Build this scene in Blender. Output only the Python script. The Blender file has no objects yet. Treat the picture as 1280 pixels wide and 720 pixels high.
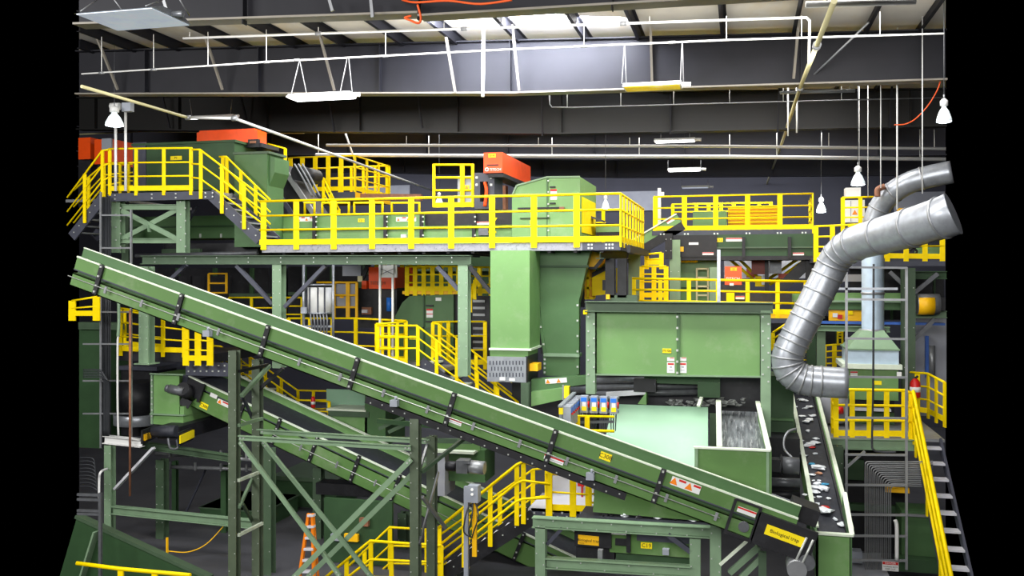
import bpy, bmesh, math, random
from mathutils import Vector, Matrix, noise
V3 = Vector
random.seed(7)
F, CX, CY, CAMZ = 1150.0, 640.0, 345.0, 7.0
YAW = math.radians(14.0)
CC, SS = math.cos(YAW), math.sin(YAW)
COL = bpy.context.scene.collection

# ---- measuring helpers: the plant runs along u (world X), depth is v (world Y), the camera is yawed 14 degrees
def A(px, py, v):
    d = v / ((px - CX) / F * SS + CC); x = (px - CX) / F * d
    return V3((x * CC - d * SS, v, CAMZ + (CY - py) / F * d))
def U(px, v): return A(px, CY, v).x
def Z(px, py, v): return A(px, py, v).z
def MPP(px, v): return (v / ((px - CX) / F * SS + CC)) / F     # metres per pixel there

# ---- materials
def lin(c):
    return tuple((x / 255 / 12.92) if x / 255 <= .04045 else ((x / 255 + .055) / 1.055) ** 2.4 for x in c) + (1,)
MATS = {}
def material(name, rgb, rough=.5, metal=0., var=.12, scale=3., dirt=None, dirt_amt=.35, dirt_scale=2.2, bump=0., emit=0., stretch=None, alpha=1., spec=.4):
    m = bpy.data.materials.new(name); m.use_nodes = True
    nt = m.node_tree; n = nt.nodes; l = nt.links
    b = n['Principled BSDF']
    b.inputs['Roughness'].default_value = rough; b.inputs['Metallic'].default_value = metal
    b.inputs['Specular IOR Level'].default_value = spec
    tc = n.new('ShaderNodeTexCoord'); mp = n.new('ShaderNodeMapping'); l.new(tc.outputs['Object'], mp.inputs['Vector'])
    if stretch: mp.inputs['Scale'].default_value = stretch
    nz = n.new('ShaderNodeTexNoise'); nz.inputs['Scale'].default_value = scale; nz.inputs['Detail'].default_value = 5
    l.new(mp.outputs['Vector'], nz.inputs['Vector'])
    cr = n.new('ShaderNodeValToRGB'); l.new(nz.outputs['Fac'], cr.inputs['Fac'])
    c = lin(rgb)
    cr.color_ramp.elements[0].position = .3; cr.color_ramp.elements[1].position = .7
    cr.color_ramp.elements[0].color = tuple(x * (1 - var) for x in c[:3]) + (1,)
    cr.color_ramp.elements[1].color = tuple(min(1, x * (1 + var)) for x in c[:3]) + (1,)
    out = cr.outputs['Color']
    if dirt:
        n2 = n.new('ShaderNodeTexNoise'); n2.inputs['Scale'].default_value = dirt_scale; n2.inputs['Detail'].default_value = 8
        n2.inputs['Roughness'].default_value = .7
        l.new(mp.outputs['Vector'], n2.inputs['Vector'])
        r2 = n.new('ShaderNodeValToRGB'); l.new(n2.outputs['Fac'], r2.inputs['Fac'])
        r2.color_ramp.elements[0].position = .52; r2.color_ramp.elements[0].color = (0, 0, 0, 1)
        r2.color_ramp.elements[1].position = .75; r2.color_ramp.elements[1].color = (dirt_amt,) * 3 + (1,)
        mx = n.new('ShaderNodeMix'); mx.data_type = 'RGBA'
        l.new(r2.outputs['Color'], mx.inputs['Factor']); l.new(out, mx.inputs['A']); mx.inputs['B'].default_value = lin(dirt)
        out = mx.outputs['Result']
    l.new(out, b.inputs['Base Color'])
    if bump:
        bp = n.new('ShaderNodeBump'); bp.inputs['Strength'].default_value = bump; bp.inputs['Distance'].default_value = .02
        l.new(nz.outputs['Fac'], bp.inputs['Height']); l.new(bp.outputs['Normal'], b.inputs['Normal'])
    if emit:
        b.inputs['Emission Color'].default_value = c; b.inputs['Emission Strength'].default_value = emit
    MATS[name] = m
    return m
material('green', (108, 148, 88), .45, dirt=(150, 165, 135), dirt_amt=.35, var=.07, scale=1.2)
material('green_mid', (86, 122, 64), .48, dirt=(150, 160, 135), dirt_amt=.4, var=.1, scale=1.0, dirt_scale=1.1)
material('green_dark', (70, 104, 62), .5, var=.08, scale=1.5, dirt=(95, 115, 85), dirt_amt=.25)
material('green_deep', (46, 74, 44), .55, var=.1)
material('green_post', (80, 92, 73), .5, dirt=(120, 130, 115), dirt_amt=.3, var=.1, scale=4)
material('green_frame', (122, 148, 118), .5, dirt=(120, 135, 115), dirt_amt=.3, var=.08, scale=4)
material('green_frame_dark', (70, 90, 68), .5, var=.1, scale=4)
material('mint', (148, 188, 158), .5, dirt=(168, 188, 172), dirt_amt=.6, var=.06, scale=1.1, dirt_scale=.9)
material('edge', (214, 224, 204), .45, var=.06, scale=6)  # pale colour holds the overhead light caught on lips and top edges
material('yellow', (252, 218, 0), .5, var=.05, scale=5, dirt=(205, 150, 10), dirt_amt=.25, dirt_scale=4, spec=.15)
material('yellow_sign', (252, 226, 10), .5, var=.02)
material('amber_sign', (250, 190, 12), .5, var=.02)
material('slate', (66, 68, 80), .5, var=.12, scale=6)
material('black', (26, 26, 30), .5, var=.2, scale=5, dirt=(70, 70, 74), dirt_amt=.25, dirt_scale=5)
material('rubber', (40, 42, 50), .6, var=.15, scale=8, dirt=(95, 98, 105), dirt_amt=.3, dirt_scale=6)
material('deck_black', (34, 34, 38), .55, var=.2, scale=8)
material('orange', (236, 78, 12), .4, var=.06, scale=3, dirt=(150, 60, 30), dirt_amt=.3)
material('red', (205, 30, 28), .4, var=.05)
material('dark_red', (120, 44, 30), .5, var=.1)
material('galv_blue', (184, 202, 218), .36, .15, var=.08, scale=5)
material('galv', (156, 160, 167), .33, .45, var=.12, scale=9, dirt=(140, 145, 150), dirt_amt=.4, dirt_scale=7, bump=.03)
material('galv_rough', (140, 140, 146), .5, .2, var=.1, scale=10, dirt=(40, 40, 44), dirt_amt=.9, dirt_scale=14)
material('steel', (150, 152, 155), .4, .5, var=.1, scale=6)
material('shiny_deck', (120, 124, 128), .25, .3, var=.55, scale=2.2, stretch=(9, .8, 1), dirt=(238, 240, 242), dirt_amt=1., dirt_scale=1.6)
material('motor', (100, 102, 106), .4, .3, var=.15, scale=9)
material('bolt', (190, 194, 188), .35, .3, var=.05)
material('white', (226, 226, 224), .45, var=.04)
material('pipe_white', (228, 228, 226), .4, var=.05)
material('pipe_cream', (204, 196, 150), .45, var=.06)
material('grey_box', (150, 155, 165), .45, var=.05)
material('blue', (45, 120, 220), .4, var=.04)
material('girder', (34, 34, 39), .55, var=.1, scale=2, spec=.2)
material('girder_shade', (21, 20, 19), .6, var=.1, scale=2)  # darker copy of the girder colour, with shade put into it
material('flange', (132, 126, 116), .5, var=.1, scale=3)
material('wall', (62, 62, 72), .7, var=.08, scale=1)
material('panel_white', (206, 206, 212), .6, var=.05, scale=1)
material('floor', (72, 72, 76), .6, var=.16, scale=.7, dirt=(48, 48, 50), dirt_amt=.6, dirt_scale=.5)
material('insulation', (214, 208, 198), .75, var=.08, scale=1.2, dirt=(205, 170, 70), dirt_amt=.55, dirt_scale=.35, stretch=(1, .35, 1))
material('cable', (58, 60, 64), .5, .2, var=.15, scale=4)
material('rust', (138, 92, 68), .6, var=.2, scale=8)
material('cord_orange', (235, 90, 30), .5)
material('ink', (52, 44, 10), .6, var=.02)
material('ink_red', (200, 30, 24), .5, var=.02)
material('tube_glow', (255, 255, 255), .4, emit=9.)
material('tube_faint_glow', (214, 224, 240), .2, 0, var=.25, scale=2.5, emit=.55)  # weak emission stands in for reflected light on an unlit lens
material('tube_amber_reflection', (240, 205, 30), .2, 0, var=.15, scale=2.5, dirt=(225, 225, 215), dirt_amt=.9, dirt_scale=1.4, emit=.3)  # yellow and pale reflections painted into the colour, plus weak emission
material('lamp_glow', (235, 248, 255), .4, emit=14.)
material('sky_glow', (255, 253, 255), .4, emit=3.2)
material('reflector', (226, 238, 240), .3, .0, var=.03, emit=.9)
material('scrap_white', (228, 232, 236), .6, var=.06)
material('scrap_blue', (60, 150, 190), .5)
material('scrap_brown', (170, 120, 90), .6)
material('litter', (120, 122, 120), .7, var=.6, scale=14)
material('ladder_orange', (240, 130, 20), .45)
material('door_blue', (50, 92, 170), .5)
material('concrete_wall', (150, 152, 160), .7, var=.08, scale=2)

# ---- mesh builder
class MB:
    def __init__(s): s.bm = bmesh.new()
    def _quad(s, vs, mi=0, sm=False):
        try:
            f = s.bm.faces.new(vs); f.material_index = mi; f.smooth = sm
        except ValueError: pass
    def hexa(s, p, mi=0):
        v = [s.bm.verts.new(x) for x in p]
        for q in ((0, 3, 2, 1), (4, 5, 6, 7), (0, 1, 5, 4), (1, 2, 6, 5), (2, 3, 7, 6), (3, 0, 4, 7)): s._quad([v[i] for i in q], mi)
        return s
    def box(s, a, b, mi=0):
        x0, x1 = sorted((a[0], b[0])); y0, y1 = sorted((a[1], b[1])); z0, z1 = sorted((a[2], b[2]))
        return s.hexa([V3(c) for c in ((x0, y0, z0), (x1, y0, z0), (x1, y1, z0), (x0, y1, z0), (x0, y0, z1), (x1, y0, z1), (x1, y1, z1), (x0, y1, z1))], mi)
    def frame(s, p, q, up=None):
        d = (q - p).normalized()
        if up is None: up = V3((0, 0, 1)) if abs(d.z) < .93 else V3((0, 1, 0))
        sd = d.cross(up).normalized(); return d, sd, sd.cross(d).normalized()
    def bar(s, p, q, w, h, mi=0, up=None, ou=0., os=0.):
        d, sd, u = s.frame(p, q, up); p = p + u * ou + sd * os; q = q + u * ou + sd * os
        a, b = sd * w / 2, u * h / 2
        return s.hexa([p - a - b, p + a - b, q + a - b, q - a - b, p - a + b, p + a + b, q + a + b, q - a + b], mi)
    def ibeam(s, p, q, h, w, tf=.018, tw=.014, mi=0, up=None):
        s.bar(p, q, w, tf, mi, up, ou=h / 2 - tf / 2); s.bar(p, q, w, tf, mi, up, ou=-h / 2 + tf / 2); return s.bar(p, q, tw, h - 2 * tf, mi, up)
    def prism(s, pts, vec, mi=0):
        n = len(pts); vec = V3(vec); a = [s.bm.verts.new(p) for p in pts]; b = [s.bm.verts.new(p + vec) for p in pts]
        s._quad(a, mi); s._quad(b[::-1], mi)
        for i in range(n): j = (i + 1) % n; s._quad([a[i], b[i], b[j], a[j]], mi)
        return s
    def tube(s, pts, r, n=8, mi=0, cap=True, rs=None):
        pts = [V3(p) for p in pts]; up = None; rings = []
        for i, p in enumerate(pts):
            t = ((pts[i + 1] - p) if i < len(pts) - 1 else (p - pts[i - 1]))
            if 0 < i < len(pts) - 1: t = (pts[i + 1] - p).normalized() + (p - pts[i - 1]).normalized()
            t.normalize()
            if up is None: up = V3((0, 0, 1)) if abs(t.z) < .9 else V3((0, 1, 0))
            sd = t.cross(up).normalized(); up = sd.cross(t).normalized()
            rr = rs[i] if rs else r
            rings.append([s.bm.verts.new(p + (sd * math.cos(k * 2 * math.pi / n) + up * math.sin(k * 2 * math.pi / n)) * rr) for k in range(n)])
        for a, b in zip(rings, rings[1:]):
            for k in range(n): j = (k + 1) % n; s._quad([a[k], a[j], b[j], b[k]], mi, True)
        if cap: s._quad(rings[0][::-1], mi); s._quad(rings[-1], mi)
        return s
    def lathe(s, base, prof, n=20, mi=0):
        rings = [[s.bm.verts.new(base + V3((math.cos(k * 2 * math.pi / n) * r, math.sin(k * 2 * math.pi / n) * r, z))) for k in range(n)] for r, z in prof]
        for a, b in zip(rings, rings[1:]):
            for k in range(n): j = (k + 1) % n; s._quad([a[k], a[j], b[j], b[k]], mi, True)
        s._quad(rings[0][::-1], mi); s._quad(rings[-1], mi); return s
    def bolt(s, p, r=.022, t=.018, mi=1): return s.box(p + V3((-r, -t, -r)), p + V3((r, 0, r)), mi)

def curve(pts, n=6):
    out = []; P = [V3(p) for p in pts]
    for i in range(len(P) - 1):
        p0, p1, p2, p3 = P[max(i - 1, 0)], P[i], P[i + 1], P[min(i + 2, len(P) - 1)]
        for k in range(n):
            t = k / n
            out.append(.5 * ((2 * p1) + (p2 - p0) * t + (2 * p0 - 5 * p1 + 4 * p2 - p3) * t * t + (3 * p1 - p0 - 3 * p2 + p3) * t ** 3))
    return out + [P[-1]]

def link_mesh(name, mb, mats, off):
    me = bpy.data.meshes.new(name)
    bmesh.ops.recalc_face_normals(mb.bm, faces=mb.bm.faces)
    for v in mb.bm.verts: v.co -= off
    mb.bm.to_mesh(me); mb.bm.free()
    for m in mats: me.materials.append(MATS[m])
    o = bpy.data.objects.new(name, me); COL.objects.link(o); return o
def tags(o, label, cat, group=None, kind=None):
    if label: o['label'] = label
    if cat: o['category'] = cat
    if group: o['group'] = group
    if kind: o['kind'] = kind
def bounds(mbs):
    pts = [v.co for m in mbs for v in m.bm.verts]
    lo = V3([min(p[i] for p in pts) for i in range(3)]); hi = V3([max(p[i] for p in pts) for i in range(3)])
    return lo, hi
def one(name, mb, mats, label, cat, group=None, kind=None):
    if isinstance(mats, str): mats = [mats]
    lo, hi = bounds([mb]); loc = V3(((lo.x + hi.x) / 2, (lo.y + hi.y) / 2, lo.z))
    o = link_mesh(name, mb, mats, loc); o.location = loc; tags(o, label, cat, group, kind); return o
class T:
    def __init__(s, name, label, cat, group=None): s.name, s.label, s.cat, s.group, s.parts = name, label, cat, group, []
    def add(s, name, mb, mats, parent=None, label=None):
        s.parts.append((name, mb, [mats] if isinstance(mats, str) else mats, parent, label)); return len(s.parts) - 1
    def done(s):
        lo, hi = bounds([p[1] for p in s.parts]); loc = V3(((lo.x + hi.x) / 2, (lo.y + hi.y) / 2, lo.z))
        r = bpy.data.objects.new(s.name, None); r.empty_display_size = .2; r.location = loc; COL.objects.link(r)
        tags(r, s.label, s.cat, s.group); objs = []
        for name, mb, mats, par, lab in s.parts:
            o = link_mesh(name, mb, mats, loc); o.parent = r if par is None else objs[par]
            if lab: o['label'] = lab
            objs.append(o)
        return r
def dup(root, delta, label=None):
    r = root.copy(); COL.objects.link(r); r.location = root.location + V3(delta)
    if label: r['label'] = label
    for ch in list(root.children):
        c = ch.copy(); COL.objects.link(c); c.parent = r
        for g in ch.children:
            d = g.copy(); COL.objects.link(d); d.parent = c
    return r

ORD = ['first', 'second', 'third', 'fourth', 'fifth', 'sixth', 'seventh', 'eighth', 'ninth', 'tenth', 'eleventh', 'twelfth', 'thirteenth',
       'fourteenth', 'fifteenth', 'sixteenth', 'seventeenth', 'eighteenth', 'nineteenth', 'twentieth', 'twenty-first', 'twenty-second', 'twenty-third',
       'twenty-fourth', 'twenty-fifth', 'twenty-sixth', 'twenty-seventh', 'twenty-eighth', 'twenty-ninth', 'thirtieth', 'thirty-first', 'thirty-second',
       'thirty-third', 'thirty-fourth', 'thirty-fifth', 'thirty-sixth', 'thirty-seventh', 'thirty-eighth', 'thirty-ninth', 'fortieth']

def text_mb(txt, h, c, xd, ud, thick=.004):
    cu = bpy.data.curves.new('t', 'FONT'); cu.body = txt; cu.size = h * 1.35; cu.align_x = 'CENTER'; cu.align_y = 'CENTER'; cu.extrude = thick / 2
    cu.resolution_u = 2
    o = bpy.data.objects.new('t', cu); COL.objects.link(o)
    dg = bpy.context.evaluated_depsgraph_get(); me = bpy.data.meshes.new_from_object(o.evaluated_get(dg))
    bpy.data.objects.remove(o); mb = MB(); mb.bm.from_mesh(me); bpy.data.meshes.remove(me)
    nd = xd.cross(ud); M = Matrix((xd, ud, nd)).transposed()
    for v in mb.bm.verts: v.co = c + M @ v.co
    return mb
def sign(t, px, py, v, wp, hp, mat, text=None, th=.5, ang=0., parent=None, name='tag_plate', band=None, tris=(), ink='ink', lines=(), hdr=None, proud=.012):
    """a flat plate fixed on a face of plane v, centred at a measured point; wp, hp in pixels there; ang = its tilt in the plane"""
    c = A(px, py, v - proud); k = MPP(px, v)
    w = abs(U(px + wp / 2, v) - U(px - wp / 2, v)); h = hp * k
    a = math.radians(ang); xd = V3((math.cos(a), 0, math.sin(a))); ud = V3((-math.sin(a), 0, math.cos(a)))
    nb = V3((0, -1, 0))
    def plate(cx, cy, ww, hh, off, th_=.004):
        p = c + xd * cx * w + ud * cy * h + nb * off
        return MB().prism([p - xd * ww * w / 2 - ud * hh * h / 2, p + xd * ww * w / 2 - ud * hh * h / 2, p + xd * ww * w / 2 + ud * hh * h / 2, p - xd * ww * w / 2 + ud * hh * h / 2], V3((0, th_, 0)))
    P = t.add(name, plate(0, 0, 1, 1, 0, .01), mat, parent)
    if parent is not None: return P
    for (cx, cy, ww, hh, m) in (band or ()): t.add('printed_band', plate(cx, cy, ww, hh, .003), m, P)
    for (cx, cy, sz) in tris:
        p = c + xd * cx * w + ud * cy * h + nb * .004; r = sz * h
        t.add('warning_triangle', MB().prism([p - xd * r * .6 - ud * r * .5, p + xd * r * .6 - ud * r * .5, p + ud * r * .6], V3((0, .003, 0))), 'ladder_orange', P)
    if text: t.add('lettering', text_mb(text, th * h, c + nb * .006, xd, ud), ink, P)
    for (s_, cx, cy, hh, m) in lines: t.add('lettering', text_mb(s_, hh * h, c + xd * cx * w + ud * cy * h + nb * .008, xd, ud), m, P)
    return P

# ---- things used many times
def rail(label, verts, counts, nmid=2, toe=True, r=.026, pw=.085, group=None, ends=True, closed_end=False, cat='guardrail', name='guardrail', mat='yellow'):
    """verts: (base, top) world points; counts: posts between corners of each stretch"""
    t = T(name, label, cat, group); B = [b for b, _ in verts]; Tp = [q for _, q in verts]
    def pth(f): return [b + (q - b) * f for b, q in verts]
    top = pth(1.)
    t.add('top_rail', MB().tube(top, r, 8), mat)
    for k in range(nmid): t.add('mid_rail', MB().tube(pth((k + 1) / (nmid + 1) * .97 + .02), r * .85, 8), mat)
    for i in range(len(verts) - 1):
        d = (B[i + 1] - B[i]); dn = d.normalized(); flat = abs(dn.z) < .2
        sd = V3((d.y, -d.x, 0)).normalized()
        if sd.y > 0.01: sd = -sd
        if toe and flat: t.add('toe_board', MB().bar(B[i] + V3((0, 0, .07)), B[i + 1] + V3((0, 0, .07)), .02, .13), mat)
        n = counts[i]
        fr = [(j + 1) / (n + 1) for j in range(n)]
        if ends or i > 0: fr = [0.] + fr
        if i == len(verts) - 2 and ends: fr.append(1.)
        for f_ in fr:
            f_ = min(max(f_, .012), .988)
            b = B[i] + d * f_; q = Tp[i] + (Tp[i + 1] - Tp[i]) * f_
            hd = V3((d.x, d.y, 0)).normalized()
            if hd.length < .5: hd = V3((1, 0, 0))
            m = MB(); s2 = V3((hd.y, -hd.x, 0)); a_ = hd * pw / 2; c_ = s2 * .018
            b2 = b - V3((0, 0, .12))
            m.hexa([b2 - a_ - c_, b2 + a_ - c_, b2 + a_ + c_, b2 - a_ + c_, q - a_ - c_, q + a_ - c_, q + a_ + c_, q - a_ + c_])
            t.add('post', m, mat)
    return t.done()
def railpx(label, vs, counts, **k):
    return rail(label, [(A(x, yb, v), A(x, yt, v)) for x, yt, yb, v in vs], counts, **k)
def stair(label, top, bot, wid, n, mat='slate', tread='steel', h=.27, group=None):
    t = T('stair', label, 'stairs', group); wid = V3(wid)
    for k in (0, 1):
        m = MB().bar(top + wid * k, bot + wid * k, .05, h)
        for j in range(n): m.bolt(top.lerp(bot, (j + .5) / n) + wid * k + V3((0, -.026, .03)), .014, .012)
        t.add('stringer', m, [mat, 'bolt'])
    for j in range(n):
        p = top.lerp(bot, (j + .5) / n); hd = (bot - top); hd = V3((hd.x, hd.y, 0)).normalized() * .13
        q = p + wid; m = MB(); dz = V3((0, 0, .04))
        m.hexa([p - hd, p + hd, q + hd, q - hd, p - hd + dz, p + hd + dz, q + hd + dz, q - hd + dz])
        t.add('tread', m, tread)
    return t.done()
def beam(name, label, p, q, h, w, mat='green_frame', cat='beam', kind='I', bolts=0, group=None, up=None):
    m = MB()
    if kind == 'I': m.ibeam(p, q, h, w, up=up)
    elif kind == 'C':
        m.bar(p, q, .016, h, up=up); sd = m.frame(p, q, up)[1]
        m.bar(p, q, w, .016, up=up, ou=h / 2, os=w / 2); m.bar(p, q, w, .016, up=up, ou=-h / 2, os=w / 2)
    else: m.bar(p, q, w, h, up=up)
    if bolts:
        d, sd, u = m.frame(p, q, up)
        for j in range(bolts):
            c = p.lerp(q, (j + .5) / bolts)
            for s_ in (-.3, .3):
                if abs(d.z) > .7: m.bolt(c + sd * w * s_ + V3((0, -h / 2, 0)), .011, .012)
                else: m.bolt(c + u * h * s_ * .8 + V3((0, -w / 2, 0)), .011, .012)
    return one({'beam': 'steel_girder', 'column': 'steel_post', 'post': 'steel_post'}.get(name, name), m, [mat, 'bolt'], label, cat, group)
def slab(p, q, nr, n0, n1, v0, v1, mi=0, mb=None):
    mb = mb or MB(); v0 -= p.y; v1 -= p.y
    a, b = V3((0, v0, 0)), V3((0, v1, 0))
    return mb.hexa([p + nr * n0 + a, q + nr * n0 + a, q + nr * n0 + b, p + nr * n0 + b, p + nr * n1 + a, q + nr * n1 + a, q + nr * n1 + b, p + nr * n1 + b], mi)
def pbox(x0, y0, x1, y1, v, dv):
    xm = (x0 + x1) / 2
    return MB().box((U(x0, v), v, Z(xm, y1, v)), (U(x1, v), v + dv, Z(xm, y0, v)))
# ================= camera, world
cam = bpy.data.cameras.new('camera'); co = bpy.data.objects.new('camera', cam); COL.objects.link(co)
cam.sensor_width = 36; cam.lens = F / 1280 * 36; cam.shift_y = -15 / 1280; cam.clip_end = 200
co.location = (0, 0, CAMZ); co.rotation_euler = (math.radians(90), 0, YAW)
bpy.context.scene.camera = co
sc = bpy.context.scene
sc.view_settings.view_transform = 'Standard'; sc.view_settings.look = 'None'; sc.view_settings.gamma = 1; sc.view_settings.exposure = -0.33
try: sc.view_settings.use_curve_mapping = False
except Exception: pass
w = bpy.data.worlds.new('hall'); sc.world = w; w.use_nodes = True
w.node_tree.nodes['Background'].inputs[0].default_value = (0, 0, 0, 1)

PXL, PXR = 99, 1182
def UL(v): return U(PXL, v)
def UR(v): return U(PXR, v)
def roofz(u): return 12.45 - .038 * (u + 5)
def botz(u): return 7 + 4.08 - (.046 if u < -5 else .018) * (u + 5)
V_BACK = 46.
def struct(name, mb, mats, label, cat):
    o = one(name, mb, mats, label, cat, kind='structure'); return o
# ---- shell of the hall
m = MB(); m.prism([V3((UL(12), 12, -.2)), V3((UR(12), 12, -.2)), V3((UR(V_BACK), V_BACK, -.2)), V3((UL(V_BACK), V_BACK, -.2))], V3((0, 0, .2)))
struct('floor', m, 'floor', 'grey concrete floor of the hall, deep under the machinery', 'floor')
m = MB(); m.prism([V3((UL(V_BACK), V_BACK, 0)), V3((UR(V_BACK), V_BACK, 0)), V3((UR(V_BACK), V_BACK, roofz(UR(V_BACK)))), V3((UL(V_BACK), V_BACK, roofz(UL(V_BACK))))], V3((0, .3, 0)))
struct('wall_back', m, 'wall', 'dark grey back wall of the hall', 'wall')
m = MB()
def roofquad(v0, v1, u00, u01, u10, u11, th=.12):
    c = [V3((u00, v0, roofz(u00))), V3((u01, v0, roofz(u01))), V3((u11, v1, roofz(u11))), V3((u10, v1, roofz(u10)))]
    m.prism(c, V3((0, 0, th)))
SV0, SV1 = 18.15, 18.75; SKY0, SKY1 = U(572, 18.45), U(722, 18.45)
roofquad(10, SV0, UL(10), UR(10), UL(SV0), UR(SV0)); roofquad(SV1, V_BACK, UL(SV1), UR(SV1), UL(V_BACK), UR(V_BACK))
roofquad(SV0, SV1, UL(SV0), SKY0, UL(SV1), SKY0); roofquad(SV0, SV1, SKY1, UR(SV0), SKY1, UR(SV1))
struct('ceiling', m, 'insulation', 'pale insulated roof deck above the girders', 'ceiling')
m = MB(); m.prism([V3((SKY0, SV0, roofz(SKY0) + .1)), V3((SKY1, SV0, roofz(SKY1) + .1)), V3((SKY1, SV1, roofz(SKY1) + .1)), V3((SKY0, SV1, roofz(SKY0) + .1))], V3((0, 0, .03)))
struct('window_1', m, 'sky_glow', 'glowing white skylight in the roof above the second girder', 'skylight')

# ---- girders
GN = ['nearest, cut off by the top of the photo', 'second from the front, its deep web lit bluish under the skylight', 'third from the front, dark, behind the lit one', 'fourth from the front, behind the two long white pipes', 'farthest, low in the gap above the right walkway']
for i, v in enumerate((14, 20, 26, 32, 38)):
    t = T('roof_girder', 'grey steel roof girder, ' + GN[i], 'girder', 'roof girders')
    ua, ub = UL(v), UR(v); us = [ua, -5, ub] if ua < -5 < ub else [ua, ub]
    back = i >= 2; gm = 'girder' if i < 2 else ('girder_shade' if i == 2 else 'wall')
    mw, mf, mt_ = MB(), MB(), MB()
    for a, b in zip(us, us[1:]):
        za, zb = botz(a) + (.07 if i == 0 else 0), botz(b) + (.12 if i == 0 else 0); ta, tb = roofz(a) - .2, roofz(b) - .2
        mw.prism([V3((a, v, za)), V3((b, v, zb)), V3((b, v, tb)), V3((a, v, ta))], V3((0, .02, 0)))
        mf.bar(V3((a, v, za)), V3((b, v, zb)), .34, .035); mt_.bar(V3((a, v, ta)), V3((b, v, tb)), .3, .03)
    t.add('web', mw, gm); t.add('bottom_flange', mf, 'flange' if i < 2 else gm); t.add('top_flange', mt_, gm)
    for k in range(int(ua / 3), int(ub / 3) + 1):
        u = k * 3.1 + 1.2
        if ua + .3 < u < ub - .3: t.add('stiffener', MB().bar(V3((u, v - .09, botz(u))), V3((u, v - .09, roofz(u) - .2)), .016, .14), gm)
    t.done()
# purlins run away from the camera under the deck
k = 0
for px in (118, 170, 225, 300, 371, 432, 505, 572, 650, 733, 800, 905, 993, 1083, 1150):
    u = U(px, 20); v0 = 12.4 if UL(12.4) < u < UR(12.4) else (u / (UL(20) / 20) if u < 0 else 12.4)
    v0 = max(12.4, v0 if u < 0 else 12.4)
    if u < 0 and u < UL(v0): v0 = u / UL(20) * 20
    p, q = V3((u, v0, roofz(u) - .13)), V3((u, 27, roofz(u) - .13))
    m = MB().bar(p, q, .012, .22); m.bar(p, q, .075, .012, ou=.104, os=.03); m.bar(p, q, .075, .012, ou=-.104, os=-.03)
    one('roof_purlin', m, 'girder', 'dark roof purlin under the pale deck, %s from the left' % ORD[k], 'purlin', 'roof purlins'); k += 1
# slanted flange braces in front of the second girder
for k, (xa, ya, xb, yb) in enumerate(((120, 44, 147, 112), (254, 38, 278, 112), (400, 45, 418, 113), (554, 24, 569, 115), (639, 18, 649, 113), (813, 30, 815, 102), (999, 20, 992, 98))):
    one('girder_brace', MB().bar(A(xa, ya, 19.15), A(xb, yb, 19.8), .05, .05), 'flange', 'slanted steel brace against the lit girder web, %s from the left' % ORD[k], 'brace', 'girder braces')
for k, (xa, ya, xb, yb) in enumerate(((203, 120, 212, 160), (301, 120, 308, 150), (412, 130, 418, 165), (522, 122, 528, 160), (838, 118, 838, 168), (974, 110, 972, 165), (1115, 108, 1112, 160), (677, 122, 678, 170))):
    one('girder_brace', MB().bar(A(xa, ya, 25.5), A(xb, yb, 25.8), .05, .05), 'girder', 'thin brace on the dark third girder, %s along it' % ['second', 'third', 'fourth', 'fifth', 'seventh', 'eighth', 'last', 'sixth'][k], 'brace', 'braces on the dark girder')

# ---- pipes and conduits under the roof
def pipe(name, label, cat, pts, r, mat='pipe_white', rods=(), couplings=(), rr=.009, group=None, single=False):
    t = T(name, label, cat, group); t.add('pipe_run', MB().tube(pts, r, 10), mat)
    for a, b in rods: t.add('hanger_rod', MB().tube([a, b], rr, 6), 'pipe_white')
    for p, d in couplings: t.add('coupling', MB().tube([p - d * .06, p + d * .06], r * 1.7, 10), 'steel')
    return t.done()
def hang(px, pyt, pyb, v): return (A(px, pyt, v), A(px, pyb, v))
Lc = lambda px: 93 - (px - 102) * .0474
ex = V3((1, 0, 0))
pipe('conduit', 'long thin white conduit crossing the whole roof before the lit girder, carrying tube lights', 'conduit', [A(102, 92.5, 17.5), A(340, 77, 17.5), A(640, 61.5, 17.5), A(910, 50, 17.5), A(1180, 42, 17.5)], .017, 'pipe_white',
     [hang(127, 46, 91, 17.5), hang(192, 43, 87, 17.5), hang(260, 40, 82.5, 17.5), hang(333, 37, 77, 17.5), hang(482, 40, 70, 17.5), hang(730, 28, 58, 17.5), hang(908, 20, 50, 17.5), hang(1002, 20, 47, 17.5), hang(1100, 15, 45, 17.5)],
     [(A(127, 91.2, 17.5), ex), (A(192, 87, 17.5), ex), (A(333, 77.6, 17.5), ex), (A(371, 75, 17.5), ex), (A(482, 70, 17.5), ex), (A(730, 58, 17.5), ex), (A(840, 53, 17.5), ex)])
pipe('conduit', 'thicker white pipe just under the roof deck, turning down at its right end', 'conduit', [A(229, 48, 17.9), A(395, 42, 17.9), A(640, 34, 17.9), A(910, 25, 17.9), A(1008, 22, 17.9), A(1012, 26, 17.9), A(1011, 86, 17.9)], .026, 'pipe_white',
     [hang(237, 40, 47, 17.9), hang(398, 34, 42, 17.9), hang(555, 28, 36, 17.9), hang(812, 20, 28, 17.9)], [(A(398, 42, 17.9), ex), (A(580, 36, 17.9), ex), (A(779, 29.5, 17.9), ex)])
pipe('vertical_pipe', 'white vertical pipe standing against the brightest part of the girder web', 'pipe', [A(604.5, 38, 19.3), A(603.5, 121, 19.3)], .04)
pipe('conduit', 'thin conduit in front of the dark third girder, bent up at its left end', 'conduit', [A(687, 118, 22), A(687, 130, 22), A(690, 134, 22), A(716, 134.5, 22), A(910, 129, 22), A(1180, 122, 22)], .013, 'steel',
     [hang(709, 118, 134, 22), hang(776, 116, 133, 22), hang(842, 113, 131, 22), hang(912, 110, 129, 22), hang(979, 106, 127, 22), hang(1052, 104, 125, 22)])
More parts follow.
